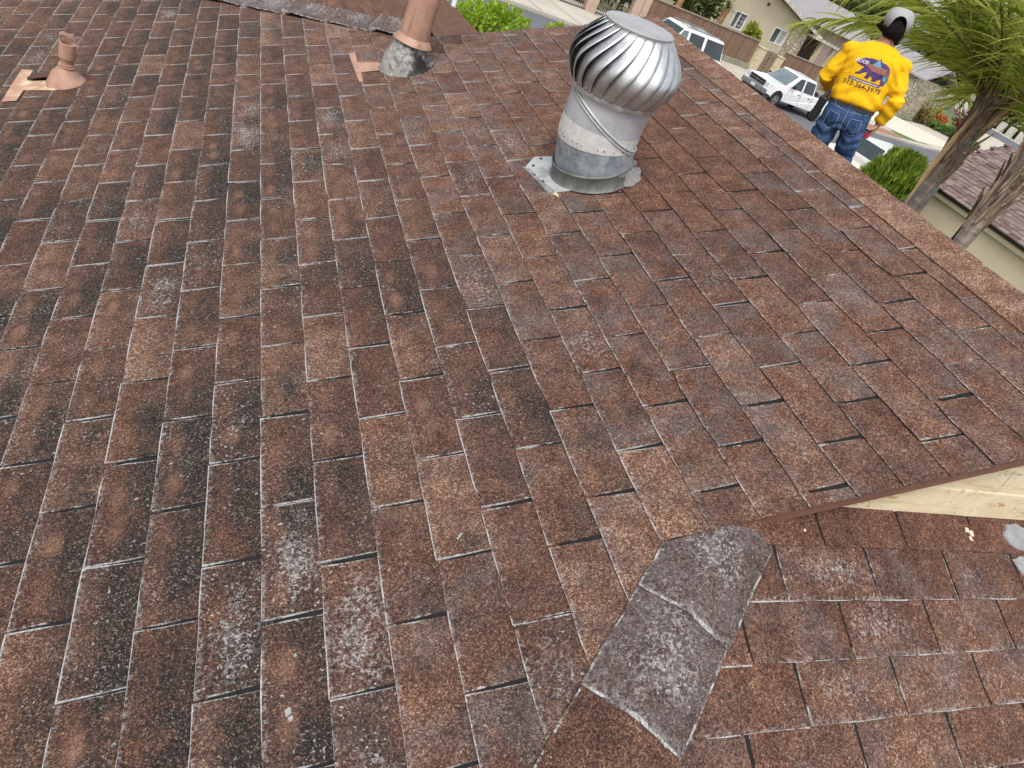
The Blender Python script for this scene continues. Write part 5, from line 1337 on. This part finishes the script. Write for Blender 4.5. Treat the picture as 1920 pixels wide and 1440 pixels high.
def queen_palm(label, loc, ztop, r, sleeve, az0, sd, nf, dark):
    th_ = thing('palm_tree', label, 'palm', loc, 0, 'palms beside the house'); rr = random.Random(sd)
    pts = [(0, 0, -.1), (.03, .02, ztop * .4), (.0, .0, ztop * .8), (0, 0, ztop + .35)]
    zz = [ -.1 + (ztop + .45) * i / 14 for i in range(15)]
    bm = bmesh.new(); tube(bm, [(0.02 * math.sin(z), 0.02 * math.cos(z * 1.3), z) for z in zz], [r * (1.08 - .12 * z / ztop) * (1 + .05 * math.sin(z * 9)) for z in zz], 16); bmobj('trunk', bm, M_PTRUNK, th_, 60)
    if sleeve:
        bm = bmesh.new(); tube(bm, [(0.01, .01, sleeve[0]), (0.01, .01, sleeve[1])], [r * 1.12, r * 1.12], 20); bmobj('trunk_sleeve', bm, M_SLEEVE, th_, 60)
    if dark:
        zz2 = [dark[0] + (dark[1] - dark[0]) * i / 6 for i in range(7)]
        bm = bmesh.new(); tube(bm, [(0.01, .01, z) for z in zz2], [r * (1.035 + .02 * rr.random()) for z in zz2], 14); bmobj('charred_band', bm, M_CHAR, th_, 60)
    z0 = dark[1] - .04 if dark else sleeve[1]
    for k in range(34):
        z = z0 + (ztop + .25 - z0) * (k / 34); hi = k / 34
        stub(th_, z, k * 2.4 + rr.random(), r * .9, rr.uniform(.25, .5), rr.uniform(.04, .12) + .10 * hi, M_HUSK if rr.random() < .75 or hi < .4 else M_DRY, rr.uniform(.04, .075))
    for k in range(6): stub(th_, ztop + .1 - .05 * k, az0 + k * 2.1, r * .7, rr.uniform(.9, 1.3), rr.uniform(.2, .45), M_DRY if k % 2 else M_STALK, .045)
    return th_, rr
P1 = (8.62, 6.30, 0)
pt1, rr = queen_palm('palm with a grey metal sleeve round its trunk, nearer to the conifer', P1, 4.5, .118, (2.2, 3.62), 1.0, 21, 0, None)
FR = [(2.36, .50, 3.1), (2.62, .62, 3.0), (2.12, .66, 3.0), (2.9, .50, 2.8), (2.48, .85, 3.1), (1.85, .80, 2.9), (2.2, 1.0, 3.0), (2.75, 1.05, 2.9), (3.3, .75, 2.5), (3.9, .8, 2.2), (1.5, .70, 2.7), (1.15, .55, 2.5), (.75, .85, 2.4), (.3, .5, 2.4),
      (-.1, .75, 2.4), (-.5, .45, 2.4), (-.9, .8, 2.3), (1.9, 1.25, 2.7), (.5, 1.2, 2.5), (-.4, 1.2, 2.4), (5.0, .6, 2.2), (2.3, .30, 2.7), (.9, .2, 2.2), (.1, .15, 2.2), (2.3, .75, 2.6), (2.55, .95, 2.8), (2.0, .5, 2.6), (2.75, .8, 2.5), (3.05, .95, 2.6), (1.7, .4, 2.5)]
for i, (az, el, L) in enumerate(FR): frond(pt1, (0, 0, 4.75), az, el, L, 60 + i, (.3, 1.0), .95)
P2 = (8.28, 5.12, 0)
pt2, rr = queen_palm('palm with a blackened lower trunk, second from the conifer and nearer the camera', P2, 4.3, .105, None, 2.0, 22, 0, (2.6, 3.52))
FR2 = [(2.3, .95, 2.2), (1.7, .85, 2.3), (1.1, .7, 2.3), (.4, .8, 2.2), (2.0, 1.25, 2.2), (-.4, .55, 2.1), (-1.2, .7, 2.0), (.8, 1.15, 2.1), (3.1, 1.2, 2.0), (5.9, .6, 2.2)]
for i, (az, el, L) in enumerate(FR2): frond(pt2, (0, 0, 4.55), az, el, L, 90 + i, (.15, .95), 1.1)
# long dry sheath hanging beside the first trunk
bm = bmesh.new(); tube(bm, [(-.16, -.02, 4.62), (-.24, -.05, 4.2), (-.27, -.06, 3.75), (-.235, -.06, 3.32), (-.20, -.07, 3.18)], [(.03, .012), (.055, .015), (.05, .014), (.02, .01), (.006, .004)], 8); bmobj('dry_sheath', bm, M_DRY, pt1, 60)

# ------------------------------------------------------------------ far garden and background planting
broad_tree('garden_shrub', 'dark shrub at the stone corner beyond the driveway', 'shrub', (64.5, 57.5, 0), 1.2, (1.6, 1.4, 1.3), 700, .4, .13, M_TREE, 41, 'shrubs in the corner garden')
broad_tree('garden_shrub', 'brown dry round shrub at the foot of the flagstone wall', 'shrub', (58.5, 52.0, 0), .8, (1.0, 1.0, .9), 500, .28, .1, leaf_mat('dry_shrub_leaf', (.12, .08, .02), (.22, .15, .05), (.33, .25, .10)), 42, 'shrubs in the corner garden')
M_ORANGE = leaf_mat('orange_flower', (.30, .10, .03), (.52, .20, .07), (.65, .30, .12)); M_MAROON = leaf_mat('maroon_leaf', (.07, .008, .015), (.18, .02, .04), (.30, .05, .07)); M_LTG = leaf_mat('light_green_leaf', (.05, .11, .02), (.11, .20, .045), (.20, .30, .09))
for i, (x, y, h, rd_, mt, lb) in enumerate([(66, 57.8, .9, .8, M_ORANGE, 'orange flowering bush in the corner garden, farther one'), (65.2, 56.0, .7, .8, M_ORANGE, 'orange flowering bush in the corner garden, closer to the driveway'), (74, 60.8, 1.2, 1.3, M_MAROON, 'dark red leaved shrub standing on the corner lawn'),
        (60.5, 52.2, .5, 1.0, M_LTG, 'low light green clump beside the driveway under the orange bush'), (62, 51.4, .5, 1.1, M_LTG, 'light green clump in the middle of the border by the driveway'), (63.2, 50.6, .5, 1.2, M_LTG, 'bigger light green clump near the lawn edge'), (61.5, 48.2, .5, 1.1, M_LTG, 'light green clump nearest to the conifer hedge')]):
    broad_tree('garden_shrub', lb, 'shrub', (x, y, 0), h, (rd_, rd_, h * .8), 420, .3, .1, mt, 50 + i, 'shrubs in the corner garden')
ORD = ('leftmost', 'second from the left', 'third from the left', 'fourth from the left', 'fifth from the left', 'sixth from the left', 'seventh from the left', 'eighth from the left', 'rightmost')
for i in range(9):
    th_ = thing('balustrade_post', ORD[i] + ' of the nine white balustrade posts beyond the side road', 'post', (124, 108 - i * 2.2, 0), 0, 'balustrade posts beyond the side road')
    bm = bmesh.new(); box(bm, 0, 0, .8, .9, .9, 1.6); bevel(bmobj('shaft', bm, plain('white_masonry', (.55, .52, .47), .8), th_), .03, 1)
hs_ = thing('distant_hedge', 'dark clipped hedge running behind the white balustrade posts', 'hedge', (126, 100, 0))
rr = random.Random(77); lv = Leaves()
for i in range(3000): lv.leaf(Vector((rr.uniform(-.8, .8), rr.uniform(-18, 18), rr.uniform(0, 1.9))), rdir(rr), rdir(rr), .6, .2, rr.random() * .6)
lv.build('crown', M_TREE, hs_)
rr = random.Random(5)
i = 0
ORD = ('leftmost', 'second from the left', 'third from the left', 'fourth from the left', 'fifth from the left', 'sixth from the left', 'seventh from the left', 'eighth from the left', 'ninth from the left', 'tenth from the left', 'rightmost')
TR = [(128, 112, 5, 5), (132, 100, 6, 6), (134, 88, 5, 5), (130, 122, 7, 6), (150, 104, 11, 10), (146, 120, 11, 10), (152, 88, 10, 10), (120, 130, 7, 6), (104, 128, 7, 6), (92, 112, 6, 5), (165, 100, 10, 9)]
TR.sort(key=lambda q: project((q[0], q[1], 2))[0])
for (x, y, h, r) in TR:
    broad_tree('street_tree', ORD[i] + ' of the green trees beyond the side road', 'tree', (x, y, 0), h, (r, r, h * .75), 900, 1.3, .42, M_TREE, 100 + i, 'trees beyond the side road', 16); i += 1
M_HILL = plain('hazy_hill', (.16, .18, .17), 1.0, var=.15, scale=.01)

# ------------------------------------------------------------------ the man on the far slope
MX, MY = 4.77, 4.19
MZ = zr - TT * (MX - xr) + .012
man = thing('person', 'man seen from behind in a yellow shirt, blue jeans and pale grey cap', 'person', (MX, MY, MZ))
man.rotation_euler = (0, R(-7.5), -R(46)); man.scale = (1.05, 1.04, 1.0)
t = NT('skin'); p = t.obj(); M_SKIN = t.set(t.ramp(t.noise(p, 14, 4), [(.3, (.36, .17, .105)), (.7, (.45, .23, .15))]), .5, 0, .4)
t = NT('yellow_shirt_cotton'); p = t.obj()
M_YEL = t.set(t.ramp(t.noise(p, 5, 4), [(.3, (.70, .375, .006)), (.7, (.79, .45, .012))]), .85, 0, .15); t.bump(t.noise(p, 260, 2), .1, .002)
t = NT('blue_denim'); p = t.obj(); fd = t.noise(p, 7, 5, .65); wv = t.noise(t.mapping(p, (1, 1, .35)), 60, 4, .7)
M_DEN = t.set(t.ramp(t.math('MULTIPLY_ADD', wv, .45, t.math('MULTIPLY', fd, .6)), [(.3, (.009, .018, .050)), (.5, (.022, .048, .115)), (.72, (.075, .130, .235))]), .85, 0, .2); t.bump(wv, .25, .004)
M_BELT = plain('dark_belt_leather', (.045, .038, .034), .6); M_HAIR = plain('black_hair', (.004, .0035, .004), .75, spec=.15, var=.5, scale=40, bump=.8, bscale=70)
M_CAP = plain('pale_grey_cap', (.33, .325, .32), .85, var=.06, scale=8, bump=.1, bscale=300); M_SHOE = plain('black_shoe', (.014, .014, .014), .6)
M_SEAMT = plain('denim_seam_thread', (.16, .22, .34), .8)
def remesh_obj(name, bm, voxel, mat, parent, it=3, fac=.6, disp=None):
    me = bpy.data.meshes.new(name); bmesh.ops.recalc_face_normals(bm, faces=bm.faces); bm.to_mesh(me); bm.free()
    o = link(name, me); m = o.modifiers.new('r', 'REMESH'); m.mode = 'VOXEL'; m.voxel_size = voxel
    s_ = o.modifiers.new('s', 'SMOOTH'); s_.iterations = it; s_.factor = fac
    dg = bpy.context.evaluated_depsgraph_get(); me2 = bpy.data.meshes.new_from_object(o.evaluated_get(dg)); me2.name = name
    bpy.data.objects.remove(o)
    me2.materials.clear(); me2.materials.append(mat); me2.shade_smooth()
    if disp:
        nr = [v.normal.copy() for v in me2.vertices]
        for v, n_ in zip(me2.vertices, nr): v.co += n_ * disp(v.co)
    return link(name, me2, parent)
def ellipsoid(bm, c, r, rot=None, seg=20):
    mt = Matrix.Translation(c) @ (rot.to_4x4() if rot is not None else Matrix.Identity(4)) @ Matrix.Diagonal((*r, 1))
    bmesh.ops.create_uvsphere(bm, u_segments=seg, v_segments=seg // 2 + 2, radius=1, matrix=mt)
def lofted(bm, secs, n=24):
    """secs: (z, half width x, half depth y, centre x, centre y); superellipse sections"""
    rings = []
    for z, a, b, cx, cy in secs:
        ring = []
        for k in range(n):
            q = 2 * math.pi * k / n; c_, s_ = math.cos(q), math.sin(q)
            ring.append(bm.verts.new((cx + a * math.copysign(abs(c_) ** .82, c_), cy + b * math.copysign(abs(s_) ** .82, s_), z)))
        rings.append(ring)
    for i in range(len(rings) - 1):
        for k in range(n): bm.faces.new((rings[i][k], rings[i][(k + 1) % n], rings[i + 1][(k + 1) % n], rings[i + 1][k]))
    bm.faces.new(rings[0][::-1]); bm.faces.new(rings[-1])
SHL, ELL, WRL = Vector((-.20, .0, 1.395)), Vector((-.292, -.01, 1.14)), Vector((-.235, .20, 1.04))
SHR, ELR, WRR = Vector((.20, .0, 1.395)), Vector((.29, -.05, 1.14)), Vector((.25, .02, .925))
def arm_chain(bm, a, e, w, r0, r1, r2):
    pts, rr_ = [], []
    for i in range(9):
        f = i / 8
        q = a.lerp(e, f / .5) if f < .5 else e.lerp(w, (f - .5) / .5)
        pts.append(q); rr_.append(r0 + (r1 - r0) * f / .5 if f < .5 else r1 + (r2 - r1) * (f - .5) / .5)
    tube(bm, pts, rr_, 14)
# body: one continuous figure
bm = bmesh.new()
lofted(bm, [(.80, .13, .10, 0, 0), (.92, .155, .105, 0, 0), (1.05, .14, .095, 0, 0), (1.22, .165, .10, 0, 0), (1.36, .19, .10, 0, 0), (1.44, .13, .08, 0, 0), (1.49, .06, .058, .005, .005)], 20)
tube(bm, [(0, .0, 1.42), (.005, .005, 1.50), (.015, .02, 1.58)], [.066, .058, .056], 16)
ellipsoid(bm, Vector((.02, .03, 1.635)), (.077, .095, .108)); ellipsoid(bm, Vector((.022, .065, 1.58)), (.055, .065, .06))
tube(bm, [(.028, .118, 1.65), (.031, .138, 1.62), (.03, .128, 1.605)], [.012, .017, .012], 8)
for sx in (-1, 1):
    ellipsoid(bm, Vector((.02 + sx * .079, .022, 1.63)), (.012, .024, .034), None, 10)
    ellipsoid(bm, Vector((.022 + sx * .034, .112, 1.648)), (.014, .010, .009), None, 8)
ellipsoid(bm, Vector((.024, .118, 1.572)), (.024, .012, .008), None, 8)
SL_, SR_ = Vector((.03, 0, -.05)), Vector((-.03, 0, -.05))
arm_chain(bm, SHL + SL_, ELL, WRL, .048, .042, .030); arm_chain(bm, SHR + SR_, ELR, WRR, .048, .042, .030)
tube(bm, [(-.10, 0, .9), (-.125, .03, .5), (-.13, 0, .08)], [.085, .06, .045], 12)
tube(bm, [(.10, 0, .9), (.115, .06, .545), (.12, -.26, .46)], [.085, .06, .045], 12)
def hand(bm, w, d, palm_n, curl, s=1.0):
    """palm, four fingers of different lengths and a thumb; d points from wrist to fingers"""
    d = d.normalized(); n_ = (palm_n - d * palm_n.dot(d)).normalized(); sd_ = d.cross(n_)
    tube(bm, [w - d * .02, w + d * .035, w + d * .085], [(.030, .022), (.040, .017), (.042, .015)], 12, up=n_)
    for k, (off, L) in enumerate(((-.031, .062), (-.010, .074), (.011, .069), (.031, .054))):
        b = w + d * .085 + sd_ * off; d1 = (d + n_ * curl * .5).normalized(); d2 = (d + n_ * curl * 1.6).normalized(); d3 = (d * .3 + n_ * curl * 2.0).normalized()
        p1 = b + d1 * L * .45; p2 = p1 + d2 * L * .33; p3 = p2 + d3 * L * .26
        tube(bm, [b - d * .02, b, p1, p2, p3], [.0095, .010, .0092, .0085, .0065], 8)
    b = w + d * .025 + sd_ * -.035; p1 = b + (d * .6 - sd_ * .8 + n_ * .3).normalized() * .035; p2 = p1 + (d * .9 - sd_ * .1 + n_ * .7).normalized() * .03
    tube(bm, [b + sd_ * .02, b, p1, p2], [.013, .013, .011, .008], 8)
hand(bm, WRL, Vector((.15, .75, -.55)), Vector((.9, 0, .1)), .6)
hand(bm, WRR, Vector((-.12, .10, -1.0)), Vector((-.9, .1, .1)), .9)
remesh_obj('body', bm, .0065, M_SKIN, man, 2, .4)
# shirt
def wr(v, s, seed_): return mnoise.noise(Vector((v.x * s[0] + seed_, v.y * s[1], v.z * s[2])))
def shirt_disp(v):
    d = 0.0
    if v.z < 1.22:                                   # sagging folds above the belt, pulled from the sides
        k = min(1, (1.22 - v.z) / .16); ax = abs(v.x)
        d += k * .008 * math.sin((v.z * 1.0 + .55 * (ax - .05) * (1 if ax > .06 else .3)) * 62 + 3.0 * wr(v, (5, 5, 5), 1))
        d += k * .010 * wr(v, (16, 16, 9), 4)
    d += .006 * wr(v, (9, 9, 5), 7) + .0045 * wr(v, (26, 26, 14), 9) + .002 * wr(v, (60, 60, 30), 5)
    if abs(v.x) > .23: d += .0018 * math.sin(v.z * 55 + 9 * wr(v, (7, 7, 7), 2)) * (.3 + .7 * (v.z < 1.25))
    if 1.22 < v.z < 1.40 and abs(v.x) > .12: d += .006 * math.sin((v.z + abs(v.x) * 1.2) * 70)
    return d * .6
bm = bmesh.new()
lofted(bm, [(1.002, .190, .128, 0, -.006), (1.02, .202, .140, 0, -.010), (1.05, .203, .138, 0, -.012), (1.15, .205, .132, 0, -.008), (1.25, .222, .134, 0, -.006), (1.34, .235, .132, 0, -.006), (1.39, .225, .122, 0, -.004), (1.435, .180, .104, 0, .0), (1.472, .120, .084, 0, .004), (1.49, .078, .070, .003, .006)], 28)
for sx in (-1, 1): ellipsoid(bm, Vector((sx * .188, 0, 1.372)), (.088, .088, .074))
arm_chain(bm, SHL + Vector((.012, 0, -.055)), ELL, WRL - (WRL - ELL) * .06, .080, .064, .044); arm_chain(bm, SHR + Vector((-.012, 0, -.055)), ELR, WRR - (WRR - ELR) * .06, .080, .066, .046)
shirt = remesh_obj('shirt', bm, .0085, M_YEL, man, 5, .6, shirt_disp)
# jeans
def jean_disp(v):
    d = .006 * wr(v, (10, 10, 10), 3) + .004 * wr(v, (25, 25, 25), 5)
    if v.z < .86: d += .007 * math.sin((v.z - abs(v.x - math.copysign(.1, v.x)) * .7) * 70 + 4 * wr(v, (5, 5, 5), 8)) * math.exp(-((v.z - .76) / .10) ** 2)
    if .80 < v.z < .93 and v.y < 0: d += .010 * math.exp(-((abs(v.x) - .085) / .06) ** 2)
    d += .008 * math.sin(v.z * 58 + 5 * wr(v, (4, 4, 4), 11)) * (1 if v.z < .62 else 0)
    return d
bm = bmesh.new()
lofted(bm, [(.80, .170, .115, 0, -.008), (.86, .182, .130, 0, -.014), (.92, .182, .128, 0, -.012), (1.0, .176, .118, 0, -.004)], 26)
tube(bm, [(-.090, -.005, .90), (-.098, -.004, .80), (-.112, .005, .66), (-.128, .02, .50), (-.138, .0, .30), (-.142, -.02, .05)], [(.092, .112), (.095, .112), (.092, .098), (.086, .088), (.084, .088), (.088, .092)], 16, up=(0, 1, 0))
tube(bm, [(.090, -.005, .90), (.098, -.004, .80), (.110, .012, .68), (.120, .035, .57), (.122, -.02, .515), (.124, -.15, .50), (.126, -.25, .485)], [(.092, .112), (.095, .112), (.090, .094), (.080, .08), (.080, .076), (.070, .072), (.074, .076)], 16, up=(0, 1, .3))
jeans = remesh_obj('jeans', bm, .0085, M_DEN, man, 4, .6, jean_disp)
dgj = BVHTree.FromPolygons([v.co.copy() for v in jeans.data.vertices], [tuple(pl_.vertices) for pl_ in jeans.data.polygons])
dgs = BVHTree.FromPolygons([v.co.copy() for v in shirt.data.vertices], [tuple(pl_.vertices) for pl_ in shirt.data.polygons])
def onback(tree, x, z, off):
    h = tree.ray_cast(Vector((x, -1.0, z)), Vector((0, 1, 0)))
    return Vector((x, h[0].y - off, z)) if h[0] is not None else Vector((x, -.12 - off, z))
def seam(pts, r=.0028):
    P_ = []
    for (x0, z0), (x1, z1) in zip(pts, pts[1:]):
        for k in range(6): P_.append(onback(dgj, x0 + (x1 - x0) * k / 6, z0 + (z1 - z0) * k / 6, .001))
    P_.append(onback(dgj, *pts[-1], .001)); bm = bmesh.new(); tube(bm, P_, r, 5); return bm
for sx in (-1, 1):
    for pts in ([(sx * .045, .905), (sx * .135, .915), (sx * .140, .800), (sx * .092, .775), (sx * .045, .800), (sx * .045, .905)], [(sx * .0, .945), (sx * .165, .965)]):
        bmobj('pocket_seam' if len(pts) > 3 else 'yoke_seam', seam(pts), M_SEAMT, jeans)
bmobj('back_seam', seam([(0, .975), (.002, .86), (.0, .80)]), M_SEAMT, jeans)
bm = bmesh.new(); lofted(bm, [(.972, .184, .126, 0, -.005), (1.018, .186, .129, 0, -.005)], 32); bmobj('belt', bm, M_BELT, man, 40)
for x in (-.12, 0, .12): bm = bmesh.new(); q = onback(dgj, x, .965, .012); box(bm, q.x, -.128 + .02 * (abs(x) > .1), .985, .014, .012, .055); bmobj('belt_loop', bm, M_DEN, jeans)
# shoes
bm = bmesh.new(); ellipsoid(bm, Vector((-.142, .06, .045)), (.05, .14, .05)); bmobj('shoe', bm, M_SHOE, man, 180)
bm = bmesh.new(); tube(bm, [(.126, -.25, .49), (.13, -.31, .46), (.135, -.335, .37), (.138, -.34, .27)], [(.045, .045), (.05, .048), (.052, .04), (.035, .026)], 14); bmobj('shoe', bm, M_SHOE, man, 180)
# hair, gathered low and spilling to the right of the neck
bm = bmesh.new()
ellipsoid(bm, Vector((.02, .012, 1.640)), (.086, .094, .096)); ellipsoid(bm, Vector((.018, -.045, 1.60)), (.085, .055, .072)); ellipsoid(bm, Vector((-.062, -.01, 1.608)), (.035, .05, .045))
ellipsoid(bm, Vector((.070, -.036, 1.578)), (.038, .040, .058)); ellipsoid(bm, Vector((.080, -.042, 1.535)), (.022, .024, .040)); ellipsoid(bm, Vector((-.095, .01, 1.60)), (.022, .03, .018))
remesh_obj('hair', bm, .008, M_HAIR, man, 2, .5, lambda v: .006 * mnoise.noise(Vector((v.x * 60, v.y * 60, v.z * 14))))
# cap with an opening at the back
bm = bmesh.new(); n = 28; rings = []
for i in range(11):
    z_ = i / 10; ring = []
    for k in range(n):
        q = 2 * math.pi * k / n; cx_, cy_ = math.cos(q), math.sin(q)
        back = max(0, 1 - ((math.atan2(cx_, -cy_) - .20) / .62) ** 2) ** .5                      # arch over the strap at the back
        el_ = .10 + (1.47) * z_
        lowz = -.045 + .075 * back
        zz_ = max(lowz, .104 * math.sin(el_) - .02) if i else lowz - .02 * (1 - back)
        rr_ = math.cos(el_) ** .5 if i < 10 else 0.02
        ring.append(bm.verts.new((.02 + .104 * cx_ * rr_, .018 + .120 * cy_ * rr_, 1.672 + zz_)))
    rings.append(ring)
for i in range(10):
    for k in range(n): bm.faces.new((rings[i][k], rings[i][(k + 1) % n], rings[i + 1][(k + 1) % n], rings[i + 1][k]))
bm.faces.new(rings[-1])
cp = bmobj('cap', bm, M_CAP, man, 180); m = cp.modifiers.new('t', 'SOLIDIFY'); m.thickness = .004; m.offset = 1
bm = bmesh.new(); a = [bm.verts.new((.02 + .085 * math.cos(q), .022 + .095 * math.sin(q), 1.665)) for q in [math.pi * (.12 + .76 * k / 10) for k in range(11)]]
b = [bm.verts.new((.02 + .085 * math.cos(q), .022 + .095 * math.sin(q) + .075 * math.sin(math.pi * (k) / 10) ** .6, 1.655 - .012 * math.sin(math.pi * k / 10))) for k, q in enumerate([math.pi * (.12 + .76 * k / 10) for k in range(11)])]
for k in range(10): bm.faces.new((a[k], a[k + 1], b[k + 1], b[k]))
br = bmobj('brim', bm, M_CAP, cp, 180); m = br.modifiers.new('t', 'SOLIDIFY'); m.thickness = .004
# print on the back of the shirt
M_PURP = plain('purple_print_ink', (.075, .035, .14), .7, var=.3, scale=20); M_BLUEI = plain('blue_print_ink', (.13, .30, .46), .7); M_NAVY = plain('navy_print_ink', (.03, .05, .14), .7); M_ORI = plain('orange_print_ink', (.62, .24, .05), .7)
M_WHI = plain('white_print_ink', (.72, .72, .74), .7); M_BRN = plain('brown_print_ink', (.085, .035, .03), .7)
def drape(bm, name, mat, off, cuts=0):
    if cuts:
        bmesh.ops.triangulate(bm, faces=bm.faces)
        for _ in range(cuts):
            es = [e for e in bm.edges if e.calc_length() > .018]
            if es: bmesh.ops.subdivide_edges(bm, edges=es, cuts=1); bmesh.ops.triangulate(bm, faces=bm.faces)
    for v in bm.verts: v.co = onback(dgs, v.co.x, v.co.z, off)
    me = bpy.data.meshes.new(name); bm.to_mesh(me); bm.free(); me.materials.append(mat)
    return link(name, me, shirt)
def flat(poly):
    bm = bmesh.new(); bm.faces.new([bm.verts.new((x, 0, z)) for x, z in poly]); return bm
PX, PZ, PS = .022, 1.265, 1.0
def pp(L): return [(PX + x * PS, PZ + z * PS) for x, z in L]
bear = [(-.132, .055), (-.118, .078), (-.098, .086), (-.085, .098), (-.06, .098), (-.04, .104), (.0, .104), (.03, .098), (.075, .094), (.11, .075), (.128, .045), (.130, .01), (.134, -.03), (.125, -.062), (.098, -.066), (.102, -.045), (.09, -.022), (.068, -.03), (.055, -.050), (.022, -.052), (.028, -.040), (.048, -.022), (.045, -.002), (.022, .002), (.006, -.012), (.0, -.045), (-.032, -.047), (-.028, -.034), (-.018, -.018), (-.026, .0), (-.048, -.008), (-.072, -.030), (-.112, -.036), (-.108, -.024), (-.088, -.012), (-.066, .012), (-.066, .03), (-.095, .032), (-.128, .040)]
drape(flat(pp(bear)), 'print_bear', M_PURP, .0016, 4)
drape(flat(pp([(-.020, .058), (.018, .108), (.054, .058)])), 'print_mountain', M_BLUEI, .0024, 2)
drape(flat(pp([(-.056, .060), (-.028, .096), (-.004, .062)])), 'print_mountain', M_NAVY, .0022, 2)
drape(flat(pp([(.018, .114), (.060, .058), (.070, .058), (.022, .120), (-.006, .086), (-.002, .082)])), 'print_mountain', M_NAVY, .0028, 2)
drape(flat(pp([(.095, .012), (.126, .012), (.126, -.03), (.10, -.02)])), 'print_shade', M_BLUEI, .0021, 2)
for k, (z, x0, x1) in enumerate(((.056, -.062, .118), (.044, -.06, .124), (.032, -.03, .126), (.020, -.01, .124))):
    drape(flat(pp([(x0, z), (x1, z - .004), (x1, z + .001), (x0, z + .005)])), 'print_line', M_ORI, .0024, 3)
drape(flat(pp([(-.140, -.062), (.105, -.062), (.105, -.084), (-.140, -.084)])), 'print_bar', M_PURP, .0016, 4)
def text(body, size, x, z, mat, off, name, sx=1.0):
    cu = bpy.data.curves.new('tmp', 'FONT'); cu.body = body; cu.size = size; cu.align_x = 'CENTER'; cu.align_y = 'CENTER'; cu.offset = size * .018; cu.resolution_u = 3
    o = bpy.data.objects.new('tmp', cu); COL.objects.link(o)
    dg = bpy.context.evaluated_depsgraph_get(); me = bpy.data.meshes.new_from_object(o.evaluated_get(dg)); bpy.data.objects.remove(o)
    bm = bmesh.new(); bm.from_mesh(me)
    for v in bm.verts: v.co = Vector((PX + x + v.co.x * sx, 0, PZ + z + v.co.y))
    return drape(bm, name, mat, off)
text('213-364-3975', .050, -.018, -.112, M_BRN, .002, 'print_phone_number', 1.06)
text('roofrepairspecialist.com', .0205, -.018, -.073, M_WHI, .0028, 'print_web_address', 1.12)
text('ROOF', .036, -.098, .062, M_WHI, .0028, 'print_word', 1.0)
# things he carries
hol = thing('tool_holster', 'black tool holster slung at the left hip of the man in jeans', 'tool holster', (0, 0, 0))
mw = Matrix.Translation((MX, MY, MZ)) @ Matrix.Rotation(-R(46), 4, 'Z') @ Matrix.Rotation(R(-7.5), 4, 'Y') @ Matrix.Diagonal((1.05, 1.04, 1, 1))
hol.matrix_world = mw @ Matrix.Translation((-.235, -.04, .86)) @ Matrix.Rotation(R(8), 4, 'Y')
bm = bmesh.new(); box(bm, 0, 0, .02, .055, .06, .22, None, 1.25); bevel(bmobj('pouch', bm, M_BLACK, hol), .012, 2)
bm = bmesh.new(); box(bm, .005, 0, .17, .035, .04, .14, Matrix.Rotation(R(14), 3, 'Y')); bevel(bmobj('tool_grip', bm, M_BELT, hol), .01, 2)
dev = thing('measuring_tape', 'small red and black tape measure held in the right hand of the man', 'tape measure', (0, 0, 0))
dev.matrix_world = mw @ Matrix.Translation(WRR + Vector((-.038, .0, -.105)))
bm = bmesh.new(); box(bm, 0, 0, 0, .045, .055, .06); bevel(bmobj('case', bm, plain('red_plastic', (.42, .02, .045), .4), dev), .012, 2)
bm = bmesh.new(); box(bm, 0, 0, .034, .048, .058, .018); bevel(bmobj('rubber_trim', bm, M_BLACK, dev), .006, 2)
